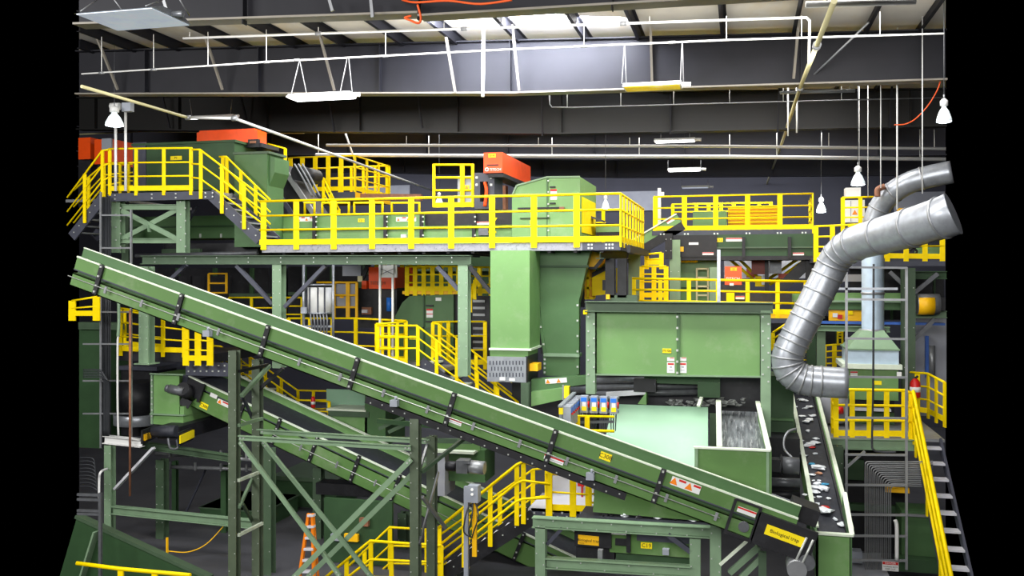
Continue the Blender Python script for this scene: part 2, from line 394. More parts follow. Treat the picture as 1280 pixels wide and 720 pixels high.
# sprinkler main running away on the left
zs = lambda px, py, u: None
def onu(px, py, u):
    d = u / ((px - CX) / F * CC - SS); x = (px - CX) / F * d
    return V3((u, x * SS + d * CC, CAMZ + (CY - py) / F * d))
uL = -12.9
P1, P2, P3, P4, P5 = onu(102, 108, uL), onu(235, 147, uL), onu(293, 148, -11.4), onu(340, 165, -11.4), onu(540, 238, -11.4)
pipe('sprinkler_pipe', 'cream sprinkler pipe slanting away along the roof at the upper left with a kink', 'pipe', [P1, P2], .034, 'pipe_cream', [], [(P2, ex)])
pipe('sprinkler_pipe', 'pale pipe slanting down to the far centre behind the dark inclined conveyor, after the kink', 'pipe', [P2, P3, P4, P5], .036, 'pipe_white', [], [(P3, ex)])
uR = 1.2
Q1, Q2, Q3, Q4 = onu(1043, 1, uR), onu(1000, 110, uR), onu(977, 180, uR), onu(955, 240, uR)
pipe('sprinkler_pipe', 'long cream pipe slanting from the roof edge down to the right upper walkway', 'pipe', [Q1, Q2, Q3, Q4], .042, 'pipe_cream', [], [(onu(1021, 57, uR), V3((0, 1, 0))), (Q2, V3((0, 1, 0)))])
pipe('pipe_strut', 'thin slanted strut from the long cream pipe up to the roof on the right', 'pipe', [Q2, A(1086, 28, 19)], .022, 'steel')
pipe('conduit', 'bright white pipe behind the third girder, lower of the two long ones', 'pipe', [A(395, 193.5, 29), A(640, 195, 29), A(910, 196, 29), A(1182, 199, 29)], .06, 'pipe_white',
     [hang(398, 168, 193, 29), hang(536, 170, 193, 29), hang(690, 172, 194, 29), hang(799, 172, 195, 29), hang(912, 168, 196, 29), hang(971, 166, 197, 29), hang(1027, 166, 197, 29), hang(1150, 162, 199, 29)], [], rr=.014)
pipe('conduit', 'thinner white pipe behind the third girder, upper of the two long ones', 'pipe', [A(408, 181.5, 28.2), A(640, 182, 28.2), A(910, 183, 28.2), A(1182, 186, 28.2)], .045, 'pipe_white',
     [hang(508, 170, 181, 28.2), hang(673, 172, 182, 28.2), hang(787, 172, 182, 28.2), hang(1036, 166, 184, 28.2), hang(1168, 162, 186, 28.2)], [], rr=.012)
pipe('pipe_brace', 'slanted white strut holding the two white pipes beside their left ends', 'pipe', [A(432, 167, 28.6), A(445, 205, 29)], .03)
pipe('conduit', 'pale pipe on the back wall side crossing behind the big orange cover at upper left', 'pipe', [A(100, 168, 27), A(180, 164, 27), A(380, 166, 27)], .03, 'pipe_cream')
pipe('conduit', 'short grey rod hung level below the lit girder at the right', 'conduit', [A(975, 116, 21), A(1069, 113.5, 21)], .035, 'steel', [hang(985, 104, 115, 21), hang(1062, 102, 114, 21)])
pipe('conduit', 'short white pipe piece at the roof near the top of the cream pipe', 'conduit', [A(1007, 6, 15), A(1145, 1.5, 15)], .05, 'pipe_white')
# free-hanging rods and wires at the right
for k, (px, y0, y1, v, r) in enumerate(((985, 108, 170, 24, .03), (1074, 108, 208, 24, .012), (1085, 106, 246, 24, .014), (1101, 12, 235, 21, .02), (1121.5, 4, 262, 20.4, .03), (1153, 0, 242, 19.6, .02), (996, 106, 166, 24, .035))):
    one('hanger_rod', MB().tube([A(px, y0, v), A(px, y1, v)], r * .6, 6), 'pipe_white', 'thin pale rod hanging down at the upper right, %s counted in a row of seven' % ORD[k], 'rod', 'hanging rods at the right')
one('power_cord', MB().tube(curve([A(1176, 98, 20), A(1172, 112, 20), A(1160, 132, 20), A(1145, 148, 20), A(1132, 155, 20), A(1118, 156, 20)]), .012, 6), 'cord_orange', 'thin reddish cord drooping from the roof near the right lamp', 'cord')
m = MB().tube(curve([A(503, 0, 14), A(520, 3, 13.6), A(560, 1, 13.5), A(600, 5, 13.5), A(640, 0, 13.5)]), .018, 6); m.tube(curve([A(522, 6, 13.5), A(526, 22, 13.5), A(523, 29, 13.5), A(512, 25, 13.5), A(506, 22, 13.5), A(514, 20, 13.5)]), .018, 6)
one('power_cord', m, 'cord_orange', 'bright orange cord looped under the nearest girder at the top centre', 'cord')
m = MB().bar(A(464, 0, 13.7), A(466, 22, 13.7), .05, .05); one('girder_brace', m, 'steel', 'upright grey angle bracket on the nearest girder, left of the orange cord', 'bracket')
m = MB().bar(A(205, 0, 12.6), A(209, 13, 12.6), .05, .04); one('girder_brace', m, 'steel', 'short pale bar at the top edge above the nearest tube light', 'bracket')
m = MB().bar(A(412, 0, 13.7), A(416, 14, 13.7), .05, .04); one('girder_brace', m, 'steel', 'short pale bar on the nearest girder left of the angle bracket', 'bracket')

# ---- fluorescent fixtures
def fixture(label, x0, x1, yt, yb, v, lens, depth=.42, chains=(), body='white', cord=True, tilt=0):
    t = T('tube_light', label, 'light fixture', 'hanging tube lights')
    xm = (x0 + x1) / 2; za = Z(xm, yt, v); u0, u1 = U(x0, v), U(x1, v); h = .085
    b = MB(); pr = [V3((u0, v - depth / 2, za - h)), V3((u0, v + depth / 2, za - h)), V3((u0, v + depth / 4, za)), V3((u0, v - depth / 4, za))]
    b.prism(pr, V3((u1 - u0, 0, 0))); t.add('housing', b, body)
    t.add('lens', MB().box((u0 + .03, v - depth / 2 + .02, za - h - .012), (u1 - .03, v + depth / 2 - .02, za - h - .002)), lens)
    if cord: t.add('end_plug', MB().tube([V3((u1, v, za - h * .6)), V3((u1 + .17, v, za - h * .7))], .045, 8), body)
    for (xa, ya, xb, va, vb) in chains: t.add('chain', MB().tube([A(xa, ya, va), V3((U(xb, v), vb, za))], .01, 5), 'steel')
    return t.done()
fixture('lit white tube light hanging from chains at the upper left below the girder', 364, 440, 117, 127, 17.5, 'tube_glow', .5,
        [(374, 77, 367, 17.5, 17.4), (375, 77, 381, 17.5, 17.6), (434, 73, 428, 17.5, 17.4), (436, 73, 438, 17.5, 17.6)])
fixture('unlit tube light with a painted reflection glow nearest the camera at the top left corner', 120, 216, 17, 30, 11.9, 'tube_faint_glow', .95,
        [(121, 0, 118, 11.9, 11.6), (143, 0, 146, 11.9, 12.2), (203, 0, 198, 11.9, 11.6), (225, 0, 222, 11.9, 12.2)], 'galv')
fixture('tube light with painted yellow reflections hanging in front of the girder right of centre', 780, 852, 104, 111, 17.5, 'tube_amber_reflection', .5,
        [(780.5, 55, 778, 17.5, 17.4), (781, 55, 782, 17.5, 17.6), (852.5, 52, 851, 17.5, 17.4), (853, 52, 854, 17.5, 17.6)])
fixture('lit tube light in front of the two long white pipes', 818, 869, 173, 179, 26.4, 'tube_glow', .4, [(826, 166, 826, 26.4, 26.4), (862, 166, 862, 26.4, 26.4)])
fixture('lit tube light just below the two long white pipes', 835, 876, 210, 215, 31, 'tube_glow', .4, [(835, 200, 835, 31, 31), (876, 200, 876, 31, 31)])
fixture('dim farthest tube light above the right walkway', 852, 886, 232, 236, 37, 'tube_faint_glow', .4, [(852, 226, 852, 37, 37), (885, 226, 885, 37, 37)])
fixture('lit narrow tube light behind the kinked sprinkler pipe at the upper left', 237, 292, 144, 147, 24.5, 'tube_glow', .12, [(237, 124, 240, 24.5, 24.5), (290, 124, 288, 24.5, 24.5)])

# ---- high-bay lamps
def highbay(label, px, yt, yb, rw, v, cap=.5, hook=True):
    t = T('high_bay_lamp', label, 'lamp', 'high bay lamps'); k = MPP(px, v); c = A(px, yb, v); H = (yb - yt) * k; R = rw * k
    t.add('reflector', MB().lathe(c, [(R, 0), (R * .96, H * .12), (R * .62, H * .38), (R * .3, H * .52), (R * .28, H * .56)], 20), 'reflector')
    t.add('lens', MB().lathe(c + V3((0, 0, -.02)), [(R * .6, 0), (R * .97, .018), (R * .97, .03)], 20), 'lamp_glow')
    t.add('ballast', MB().lathe(c + V3((0, 0, H * .56)), [(R * .34, 0), (R * .52, H * .03), (R * .52, H * .2), (R * .3, H * .26), (R * .12, H * .3)], 16), 'white')
    if hook: t.add('hook', MB().tube([c + V3((0, 0, H * .85)), c + V3((0, 0, H * 1.0))], .015, 6), 'steel'); t.add('drop_cable', MB().tube([c + V3((0, 0, H * .98)), V3((c.x, c.y, roofz(c.x)))], .007, 6), 'motor')
    return t.done()
highbay('lit high bay lamp with a white cone hanging above the upper left platform', 143, 128, 157, 11, 20)
highbay('lit high bay lamp hanging left of the curved grey duct, above the white cabinet', 1072.5, 203, 231, 8.5, 23)
highbay('small lit high bay lamp at the right end of the right walkway', 1026.5, 243, 265, 6, 30)
highbay('lit high bay lamp cut by the right edge of the photo', 1180, 118, 152, 9, 18)
highbay('tiny white lamp at the foot of the yellow gate on the main platform', 549, 238, 254, 4.5, 30)
highbay('tiny white lamp behind the right end of the main platform rail', 757, 241, 260, 4.5, 27)
m = T('junction_box', 'grey junction box with two cylinders beside the upper left lamp', 'electrical box')
m.add('box_body', pbox(152, 128, 163, 139, 20.2, .15), 'grey_box'); m.add('cylinder', MB().tube([A(139, 133, 20.2), A(150, 133, 20.2)], .09, 10), 'white'); m.done()
for k, px in enumerate((144.5, 157)):
    one('support_pole', MB().tube([A(px, 139 if k else 158, 20.9), A(px, 239, 20.9)], .035, 8), 'pipe_white', ['white pole under the upper left lamp', 'white pole below the junction box beside the upper left lamp'][k], 'pole')

# ---- area lights: lamps of the hall and added unseen fill
def area(name, loc, aim, size, sy, power, col=(1, 1, 1)):
    l = bpy.data.lights.new(name, 'AREA'); l.shape = 'RECTANGLE'; l.size = size; l.size_y = sy; l.energy = power; l.color = col
    o = bpy.data.objects.new(name, l); COL.objects.link(o); o.location = loc
    o.rotation_euler = (V3(aim) - V3(loc)).to_track_quat('-Z', 'Y').to_euler(); return o
# ================= upper level
DZ = 7.78            # main platform deck
LZ = 9.18            # upper left platform deck
def _unused(): pass

# ---- upper left platform and its stairs
uA, uB = U(135, 21), U(262, 21)
t = T('platform', 'dark edged platform at the top of both stairs at the upper left', 'platform')
m = MB().box((uA, 21, LZ - .21), (uB + .1, 21.06, LZ));
for x in (122, 130, 176, 206, 243, 252):
    for dz in (.05, .15): m.bolt(V3((U(x + 14, 21), 21, LZ - dz)), .018)
t.add('edge_channel', m, ['slate', 'bolt']); t.add('deck', MB().box((uA, 21.06, LZ - .08), (uB + .1, 22.4, LZ)), 'steel'); t.add('rear_deck', MB().box((UL(23.2) + .2, 22.4, LZ - .08), (U(164, 23), 26, LZ)), 'steel'); t.done()
railpx('yellow guardrail along the upper left platform in front of the dark green housing', [(136, 186, 239, 21), (240, 185, 238, 21)], [2])
def v3(px, py, v): return A(px, py, v)
railpx('near yellow handrail of the stair from the upper left platform to the main platform', [(240, 187, 240, 20.97), (250, 187, 242, 20.97), (333, 250, 300, 20.97)], [0, 2], nmid=2, toe=False, ends=False)
railpx('yellow handrail on the far side of the stair below the upper left platform', [(274, 196, 238, 22.0), (283, 196, 242, 22.0), (338, 250, 296, 22.0)], [1, 2], toe=False, ends=False)
stair('dark steel stair from the upper left platform down to the main platform', A(262, 242, 21.05), A(325, 300, 21.05), (0, .9, 0), 7)
railpx('yellow handrail of the stair leaving the upper left platform towards the left edge', [(84, 247, 300, 20.97), (128, 188, 246, 20.97), (136, 187, 240, 20.97)], [1, 0], toe=False, ends=False)
railpx('yellow far handrail of the stair at the left edge, seen behind the white poles', [(92, 238, 300, 22.0), (130, 205, 246, 22.0), (150, 205, 240, 22.0)], [1, 0], toe=False, ends=False)
stair('dark stair descending to the left edge from the upper left platform', A(130, 246, 21.05), A(90, 296, 21.05), (0, .9, 0), 6)
railpx('dim yellow guardrail at the back of the upper left platform behind the white poles', [(150, 205, 237, 23.1), (172, 205, 237, 23.1)], [1])
# support bay of the left platform
t = T('steel_trestle', 'pale green braced frame with a cross under the upper left platform', 'frame')
for x in (148, 229):
    m = MB().ibeam(A(x, 247, 21.3), A(x, 316, 21.3), .22, .26)
    for j in range(8): m.bolt(A(x + (3 if j % 2 else -3), 252 + j * 8, 21.19), .016)
    t.add('column', m, ['green_frame', 'bolt'])
t.add('cross_beam', MB().ibeam(A(150, 259, 21.3), A(225, 259, 21.3), .14, .12), 'green_frame'); t.add('cross_beam', MB().ibeam(A(150, 301, 21.3), A(225, 301, 21.3), .13, .12), 'green_frame')
t.add('brace', MB().bar(A(152, 263, 21.25), A(222, 299, 21.25), .05, .13), 'green_frame'); t.add('brace', MB().bar(A(152, 299, 21.32), A(222, 262, 21.32), .05, .13), 'green_frame')
t.add('gusset', MB().bar(A(186, 281, 21.22), A(187, 290, 21.22), .02, .14), 'green_frame'); t.done()
for k, (x, v) in enumerate(((176, 23.6), (246, 24.2))):
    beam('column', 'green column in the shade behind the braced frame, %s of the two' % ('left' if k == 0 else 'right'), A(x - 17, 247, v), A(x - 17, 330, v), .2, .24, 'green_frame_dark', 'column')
beam('brace', 'dark slanted brace right of the pale braced frame', A(246, 258, 22.5), A(236, 276, 22.5), .06, .08, 'slate', 'brace', 'box')
# cable ladder with black cables on the left
t = T('cable_ladder', 'tall grey cable ladder full of black cables at the left edge below the platform', 'cable ladder')
for x in (126, 164): t.add('side_rail', MB().bar(A(x, 240 if x < 150 else 262, 20.75), A(x, 560, 20.75), .04, .05), 'steel')
for y in (269, 310, 390, 430, 476, 517): t.add('rung', MB().bar(A(104 if y > 380 else 126, y, 20.75), A(164, y, 20.75), .04, .04), 'steel')
for j in range(11): t.add('cable', MB().tube([A(127.5 + j * 1.05, 246, 20.86 + .03 * (j % 2)), A(127.5 + j * 1.05, 560, 20.86 + .03 * (j % 2))], .016, 6), 'cable')
t.done()
# dark green housings with orange covers behind
t = T('screen_housing', 'large dark green machine housing behind the upper left rail', 'machine')
t.add('body', pbox(166, 179, 293, 238, 22.6, 1.2), 'green_deep'); t.add('top_rim', pbox(164, 177, 294, 180, 22.55, 1.3), 'green_deep')  # housing colour darkened for the weaker light here
t.add('dark_panel', pbox(166, 178, 182, 236, 22.56, .05), 'slate')
sign(t, 220, 197.5, 22.6, 14, 5, 'yellow_sign', 'P1', .6); t.done()
t = T('inlet_chute', 'lighter green chute head right of the dark housing, above the stair', 'machine')
m = MB(); m.box((U(293, 22.2), 22.2, DZ), (U(334, 22.2), 23.1, Z(313, 191, 22.2))); t.add('body', m, 'green_dark')
t.add('rim', pbox(291, 189.5, 336, 192.5, 22.15, 1.0), 'green_frame_dark')
c0, c1 = U(334, 22.2), U(341, 22.2)
m = MB(); m.prism([V3((c0, 23.1, Z(340, 194, 22.2))), V3((c1, 23.1, Z(340, 196, 22.2))), V3((c1, 23.1, Z(340, 215, 22.2))), V3((c0, 23.1, Z(340, 232, 22.2)))], V3((0, -.8, 0))); t.add('side_hood', m, 'green_dark'); t.done()
t = T('sorter_cover', 'wide orange cover on top of the dark green housing at the upper left', 'machine cover')
t.add('shell', pbox(246, 164, 322, 179, 23.2, .5), 'orange'); t.add('top_bevel', pbox(249, 162, 318, 164.5, 23.25, .35), 'orange'); t.add('end_bracket', pbox(310, 174, 323, 184, 23.15, .1), 'black'); t.add('base_strip', pbox(300, 179, 327, 184, 23.2, 1.0), 'black')
t.add('latch', pbox(312, 176, 319, 179, 23.1, .08), 'rust'); t.done()
t = T('sorter_cover', 'orange sorter box with a grey panel at the left edge behind the stair', 'machine cover')
t.add('shell', pbox(118, 174, 140, 205, 24.5, 1.2), 'orange'); t.add('stand', MB().box((U(119, 24.5), 24.6, LZ), (U(139, 24.5), 25.5, Z(129, 205, 24.5))), 'black'); t.add('side_panel', pbox(127, 173, 139, 188, 24.4, .06), 'grey_box'); t.done()
t = T('sorter_cover', 'orange sorter box touching the left edge of the photo', 'machine cover')
t.add('shell', pbox(98, 172, 113, 199, 24.8, 1.0), 'orange'); t.add('stand', MB().box((U(98, 25), 25, LZ), (U(113, 25), 25.6, Z(105, 199, 25))), 'black'); t.done()
# black inclined conveyor head behind the chute head
t = T('inclined_conveyor', 'black steep conveyor with a round drum behind the green chute head', 'conveyor')
p, q = A(352, 205, 24.2), A(394, 268, 24.2); d = (q - p).normalized(); nr = V3((-d.z, 0, d.x)); nr = nr if nr.z > 0 else -nr
t.add('frame', slab(p, q, nr, -.55, 0, 24.2, 25.2), 'black'); t.add('side_rail', slab(p, q, nr, -.08, .06, 24.12, 24.2), 'steel'); t.add('side_rail', slab(p, q, nr, -.62, -.5, 24.12, 24.2), 'slate')
t.add('drum', MB().tube([A(372, 216, 24.1), A(372, 216, 24.1) + V3((0, 1.2, 0))], .22, 16), 'black')
for j in range(3): t.add('hose', MB().tube(curve([A(368 + j * 5, 205, 24.05), A(378 + j * 5, 222, 24.0), A(390 + j * 5, 246, 24.05)]), .03, 6), 'motor')
t.done()
railpx('short yellow rail piece above the chute head, behind the orange cover', [(335, 180, 200, 24.4), (357, 186, 204, 24.4)], [0], nmid=0, toe=False)
# far yellow platform
t = T('platform', 'far yellow railed platform behind the main platform, left of the yellow gate', 'platform'); t.add('deck', MB().box((U(362, 27), 27, Z(400, 241, 27) - .18), (U(444, 27), 30, Z(400, 241, 27))), 'amber_sign'); t.add('edge_channel', MB().box((U(362, 27), 26.95, Z(400, 241, 27) - .28), (U(444, 27), 27, Z(400, 241, 27))), 'slate'); t.done()
zb = Z(400, 239, 27); ua, ub = U(362, 27), U(443, 27)
rail('yellow guardrail on the far platform above the green conveyor, left of the yellow gate', [(V3((ua, 27, zb)), V3((ua, 27, zb + 1.1))), (V3((ub, 27, zb)), V3((ub, 27, zb + 1.1))), (V3((ub, 30, zb)), V3((ub, 30, zb + 1.1)))], [4, 2], pw=.14)
rail('yellow back guardrail of the far platform, seen through the front one', [(V3((ua, 29.8, zb)), V3((ua, 29.8, zb + 1.1))), (V3((ub, 29.8, zb)), V3((ub, 29.8, zb + 1.1)))], [4])
railpx('yellow ladder rail slanting down from the far platform to the green conveyor', [(404, 222, 250, 26.2), (424, 262, 285, 26.2)], [1], toe=False)
beam('beam', 'brown yellow beam under the far platform', A(440, 246, 27.5), A(527, 247, 27.5), .2, .2, 'rust', 'beam', 'box')

# ---- main platform
u0, u1 = U(328, 21), U(776, 21)
t = T('platform', 'long main platform with a speckled galvanised edge above the green chute', 'platform')
um = U(728, 21)
m = MB().box((u0, 20.98, DZ - .19), (um, 21.06, DZ - .01)); t.add('edge_channel', m, 'galv_rough')
m = MB().box((um, 20.98, DZ - .19), (u1, 21.06, DZ - .01))
for x in (736, 740, 758, 762, 766): m.bolt(V3((U(x, 21), 20.98, DZ - .06)), .02); m.bolt(V3((U(x, 21), 20.98, DZ - .14)), .02)
t.add('edge_channel', m, ['slate', 'bolt'], label='dark painted edge at the right end')
t.add('edge_channel', MB().box((u1 - .05, 21, DZ - .19), (u1, 26, DZ - .01)), 'slate', label='dark receding right edge')
t.add('deck', MB().box((u0, 21.06, DZ - .07), (u1 - .05, 26, DZ - .01)), 'deck_black')
for j in range(15): t.add('joist', MB().box((u0 + .5 + j * .62, 21.1, DZ - .24), (u0 + .58 + j * .62, 25.9, DZ - .07)), 'black')
t.done()
def wz(u, v, z, h=1.1): return (V3((u, v, z)), V3((u, v, z + h)))
rail('long yellow guardrail along the front and right end of the main platform', [wz(u0 - .05, 20.95, DZ), wz(u1, 20.95, DZ), wz(u1, 26, DZ)], [8, 7], pw=.14, r=.03)
rail('yellow back guardrail of the main platform behind the green conveyor', [wz(u0 + 2.4, 25.9, DZ), wz(u0 + 8, 25.9, DZ)], [5], pw=.1)
for k, (xa, xb) in enumerate(((381, 393), (403, 436), (443, 478), (490, 524))):
    m = MB().tube([A(xa, 268, 23.9), A(xa, 253.5, 23.9), A(xb, 253.5, 23.9), A(xb, 268, 23.9)], .04, 8)
    one('guard_hoop', m, 'yellow', 'yellow tube hoop standing along the conveyor on the main platform, %s from the left' % ORD[k], 'guard hoop', 'guard hoops')
# C-321 green conveyor on the platform
t = T('flat_conveyor', 'level green conveyor running along the main platform behind the yellow rail', 'conveyor')
vv = 23.1; za, zb2, zc = Z(470, 268, vv), Z(470, 285, vv), Z(470, 298, vv); ua, ub, uc = U(338, vv), U(531, vv), U(640, vv)
t.add('upper_skirt', MB().box((ua, vv, zb2), (ub, vv + .05, za)), 'green')
t.add('upper_skirt', MB().box((ub, vv, zb2 + .05), (uc, vv + .05, za + .02)), 'black', label='black skirt at the right end of the conveyor')
t.add('lip', MB().box((ua, vv - .06, za), (ub, vv + .06, za + .03)), 'green_frame')
t.add('lower_channel', MB().box((ua, vv - .02, DZ), (uc, vv + .05, zb2 - .02)), 'green'); t.add('ledge', MB().box((ua, vv - .12, zb2 - .04), (uc, vv, zb2)), 'green')
t.add('far_skirt', MB().box((ua, vv + 1.2, DZ), (uc, vv + 1.25, za)), 'green_dark'); t.add('belt', MB().box((ua, vv + .05, zb2), (uc, vv + 1.2, zb2 + .03)), 'rubber')
for x in (395.5, 484, 529, 594):
    m = MB().box((U(x - 2, vv), vv - .16, DZ + .05), (U(x + 2, vv), vv - .1, za))
    for y in (271, 277, 284, 294): m.bolt(A(x, y, vv - .16), .02)
    t.add('bracket', m, ['black', 'bolt'])
sign(t, 451.5, 275.5, vv, 8, 4.5, 'yellow_sign', '321', .6); sign(t, 381, 274, vv, 22, 5.5, 'white', tris=[(-.35, -.05, .6), (.1, -.05, .6)], band=[(-.1, .35, .2, .25, 'ink_red'), (.38, .35, .2, .25, 'ink_red')], name='warning_label')
sign(t, 507.5, 274, vv, 25, 5.5, 'white', tris=[(-.38, -.05, .6), (.1, -.05, .6)], band=[(-.1, .35, .2, .25, 'ink_red'), (.38, .35, .2, .25, 'ink_red')], name='warning_label')
sign(t, 604, 279, vv, 16, 4, 'white', name='warning_label', band=[(0, .3, 1, .3, 'ink_red')]); t.add('switch_box', pbox(501, 293, 507, 297, vv - .15, .12), 'white'); t.add('bearing', pbox(598, 285, 610, 294, vv - .14, .12), 'motor'); t.done()
m = MB().tube([A(612, 273, 22.8), A(620, 273, 22.8), A(617, 276, 22.8), A(614, 299, 22.8)], .04, 8); m.tube([A(611, 290, 22.8), A(620, 290, 22.8)], .03, 8)
one('guard_hoop', m, 'yellow', 'small yellow hook-topped post at the right end of the conveyor beside the green hood', 'guard post')
# yellow gate and orange sorter on stand
t = T('safety_gate', 'tall yellow safety gate standing on the conveyor left of the orange box', 'gate')
v = 24.6
for x in (542.5, 578, 591): t.add('post', MB().bar(A(x, 259, v), A(x, 205, v), .075 if x != 578 else .12, .05), 'yellow')
for y in (206, 222, 238): t.add('cross_rail', MB().tube([A(542, y, v), A(592, y, v)], .03, 8), 'yellow')
t.add('kick_plate', MB().box((U(542, v), v - .02, Z(565, 259, v)), (U(592, v), v + .02, Z(565, 253, v))), 'yellow')
t.add('mesh_panel', pbox(572, 220, 591, 256, v + .05, .02), 'grey_box')
sign(t, 583.5, 234.5, v + .03, 6, 6, 'yellow_sign', tris=[(0, 0, .9)]); t.done()
t = T('sorter_stand', 'black stand with an open slot under the orange box', 'machine stand')
v = 24.2; m = MB()
for x0, x1, y0, y1 in ((593, 600, 216, 261), (610, 618, 216, 261), (600, 610, 216, 227), (600, 610, 252, 261)): m.hexa([A(x0, y1, v), A(x1, y1, v), A(x1, y1, v) + V3((0, .9, 0)), A(x0, y1, v) + V3((0, .9, 0)), A(x0, y0, v), A(x1, y0, v), A(x1, y0, v) + V3((0, .9, 0)), A(x0, y0, v) + V3((0, .9, 0))])
for x, y in ((596, 222), (614, 222), (596, 231), (614, 231)): m.bolt(A(x, y, v), .03)
t.add('frame', m, ['slate', 'bolt']); t.add('hose', MB().tube(curve([A(606, 228, v - .05), A(608, 238, v - .08), A(606, 258, v - .05)]), .05, 8), 'orange'); t.add('back_post', pbox(617, 232, 632, 262, v + 2.5, .3), 'rust'); t.done()
t = T('sorter_box', 'bright orange sorter box with white lettering on the black stand beside the green hood', 'machine cover')
v = 23.9; t.add('shell', MB().box((U(604.5, v), v, Z(616, 216, v)), (U(628, v), v + 3.4, Z(616, 190.5, v))), 'orange')
t.add('base_beam', MB().box((U(604.5, v) + .1, v + .1, Z(616, 221, v)), (U(628, v), v + 3.3, Z(616, 216, v))), 'black')
sign(t, 615, 194.5, v, 9, 5, 'amber_sign', '014', .6); t.add('lettering', text_mb('TITECH', .072, A(619, 212, v - .012), V3((1, 0, 0)), V3((0, 0, 1))), 'white'); t.add('slot', pbox(608.5, 205.5, 623, 207, v - .01, .02), 'black')
ring = MB(); ring.tube([A(608.6 + 1.9 * math.cos(a), 212 + 1.9 * math.sin(a), v - .02) for a in [i * .5 for i in range(13)]], .014, 6); t.add('logo_ring', ring, 'white'); t.done()
# big green hood on the platform
t = T('sorting_hood', 'big green faceted hood with a sloping top on the main platform', 'machine')
v = 22.6; pr = [A(640, 299, v), A(640, 246, v), A(646, 232, v), A(684, 221.5, v), A(725, 221, v), A(725, 299, v)]
t.add('shell', MB().prism(pr, V3((0, 2.6, 0))), 'green')
m = MB().bar(A(684, 221.5, v - .02), A(684, 299, v - .02), .04, .04)
for y in (226, 240, 255, 270, 288): m.bolt(A(685.5, y, v - .03), .018)
t.add('seam', m, ['green_dark', 'bolt'])
rim = MB(); [rim.bar(pr[i] + V3((0, -.02, 0)), pr[i + 1] + V3((0, -.02, 0)), .05, .04) for i in range(1, 4)]; t.add('rim', rim, 'green_frame')
t.add('side_reflection', MB().box((U(725, v) - .01, v + .25, Z(725, 290, v)), (U(725, v) + .02, v + 2.4, Z(725, 245, v))), 'yellow', label='yellow reflection painted on the receding right side')  # yellow reflection on the hood side, painted as a flat sheet
d = T; t.add('door', pbox(648, 271, 687, 299, v - .03, .03), 'green')
for y in (233.5, 254): t.add('handle', pbox(687, y - .8, 694, y + .8, v - .06, .06), 'black')
t.add('latch_bar', pbox(647, 259, 704, 261, v - .08, .06), 'black'); t.add('latch_knob', pbox(699, 258.5, 705, 262, v - .1, .06), 'rust'); t.add('latch_bar', pbox(650, 272, 686, 273, v - .08, .05), 'black')
sign(t, 692, 243, v, 8, 13, 'white', band=[(0, .4, 1, .2, 'ink_red'), (0, -.15, 1, .1, 'ink_red')], name='warning_label')
sign(t, 665.5, 278, v - .03, 6, 4.5, 'yellow_sign'); t.done()
# dark conveyor running off behind the hood
t = T('flat_conveyor', 'dark machine bed beyond the right end of the green hood, under the yellow rail', 'conveyor'); v = 24.5
t.add('bed', pbox(745, 279, 778, 298, v, 1.), 'black'); t.add('green_side', pbox(745, 283, 775, 290, v - .04, .04), 'green'); t.add('cover_plate', MB().bar(A(727, 267, v - .1), A(755, 277, v - .1), .4, .05), 'slate'); t.done()
t = T('inclined_conveyor', 'steep green conveyor climbing to the right between the two upper platforms', 'conveyor')
p, q = A(770, 313, 27), A(846, 268, 27); d_ = (q - p).normalized(); nr = V3((-d_.z, 0, d_.x))
t.add('side_channel', slab(p, q, nr, -.25, .0, 27, 27.06), 'green'); t.add('top_edge', slab(p, q, nr, 0, .04, 26.95, 27.1), 'edge'); t.add('lower_frame', slab(p, q, nr, -.5, -.25, 26.98, 27.06), 'black'); t.add('belt', slab(p, q, nr, -.04, -.01, 27.06, 28), 'rubber'); sign(t, 838, 276, 27, 10, 4, 'white', ang=30, name='warning_label', band=[(0, .3, 1, .3, 'ink_red')]); t.done()
# ================= below the main platform, mid level
beam('beam', 'long green beam on posts just below the main platform edge', A(178, 325, 20.5), A(589, 325, 20.5), .22, .2, 'green_frame_dark', 'beam', 'I', 10)
def column(label, px, y0, v, w=.24, h=.26, mat='green_frame', z1=0., bolts=8, foot=False):
    p, q = A(px, y0, v), V3((U(px, v), v, z1)); m = MB().ibeam(p, q, h, w)
    for j in range(bolts):
        c = p.lerp(q, (j + .5) / bolts * .9)
        for s in (-.35, .35): m.bolt(c + V3((w * s, -h / 2, 0)), .01, .012)
    if foot: m.box(q + V3((-w * .8, -h * .8, 0)), q + V3((w * .8, h * .8, .03)))
    return one('steel_post', m, [mat, 'bolt'], label, 'column')
column('pale green column under the long beam left of the grey tank cabinet', 349, 330, 20.55, z1=Z(349, 460, 20.5))
column('pale green column under the long beam\'s right end, left of the big chute', 580.5, 330, 20.55, z1=Z(580, 470, 20.5))
column('green column standing on a base plate at the left, above the green chute box', 183.5, 333, 20.8, .28, .28, z1=Z(183, 455, 20.8), foot=True)
for k, (xa, ya, xb, yb) in enumerate(((296, 332, 341, 380), (407, 332, 356, 384), (547, 333, 573, 362), (587, 333, 614, 366))):
    beam('brace', ['grey slanted brace running up left from the column beside the tank cabinet', 'grey slanted brace running up right from the column beside the tank cabinet', 'grey slanted brace left of the column by the big chute', 'black slanted brace between the column and the big green chute'][k],
         A(xa, ya, 20.5), A(xb, yb, 20.5), .09, .1, 'slate' if k < 3 else 'black', 'brace', 'box')
beam('brace', 'dim grey brace under the left end of the long beam', A(233, 331, 20.9), A(213, 350, 20.9), .09, .1, 'slate', 'brace', 'box')
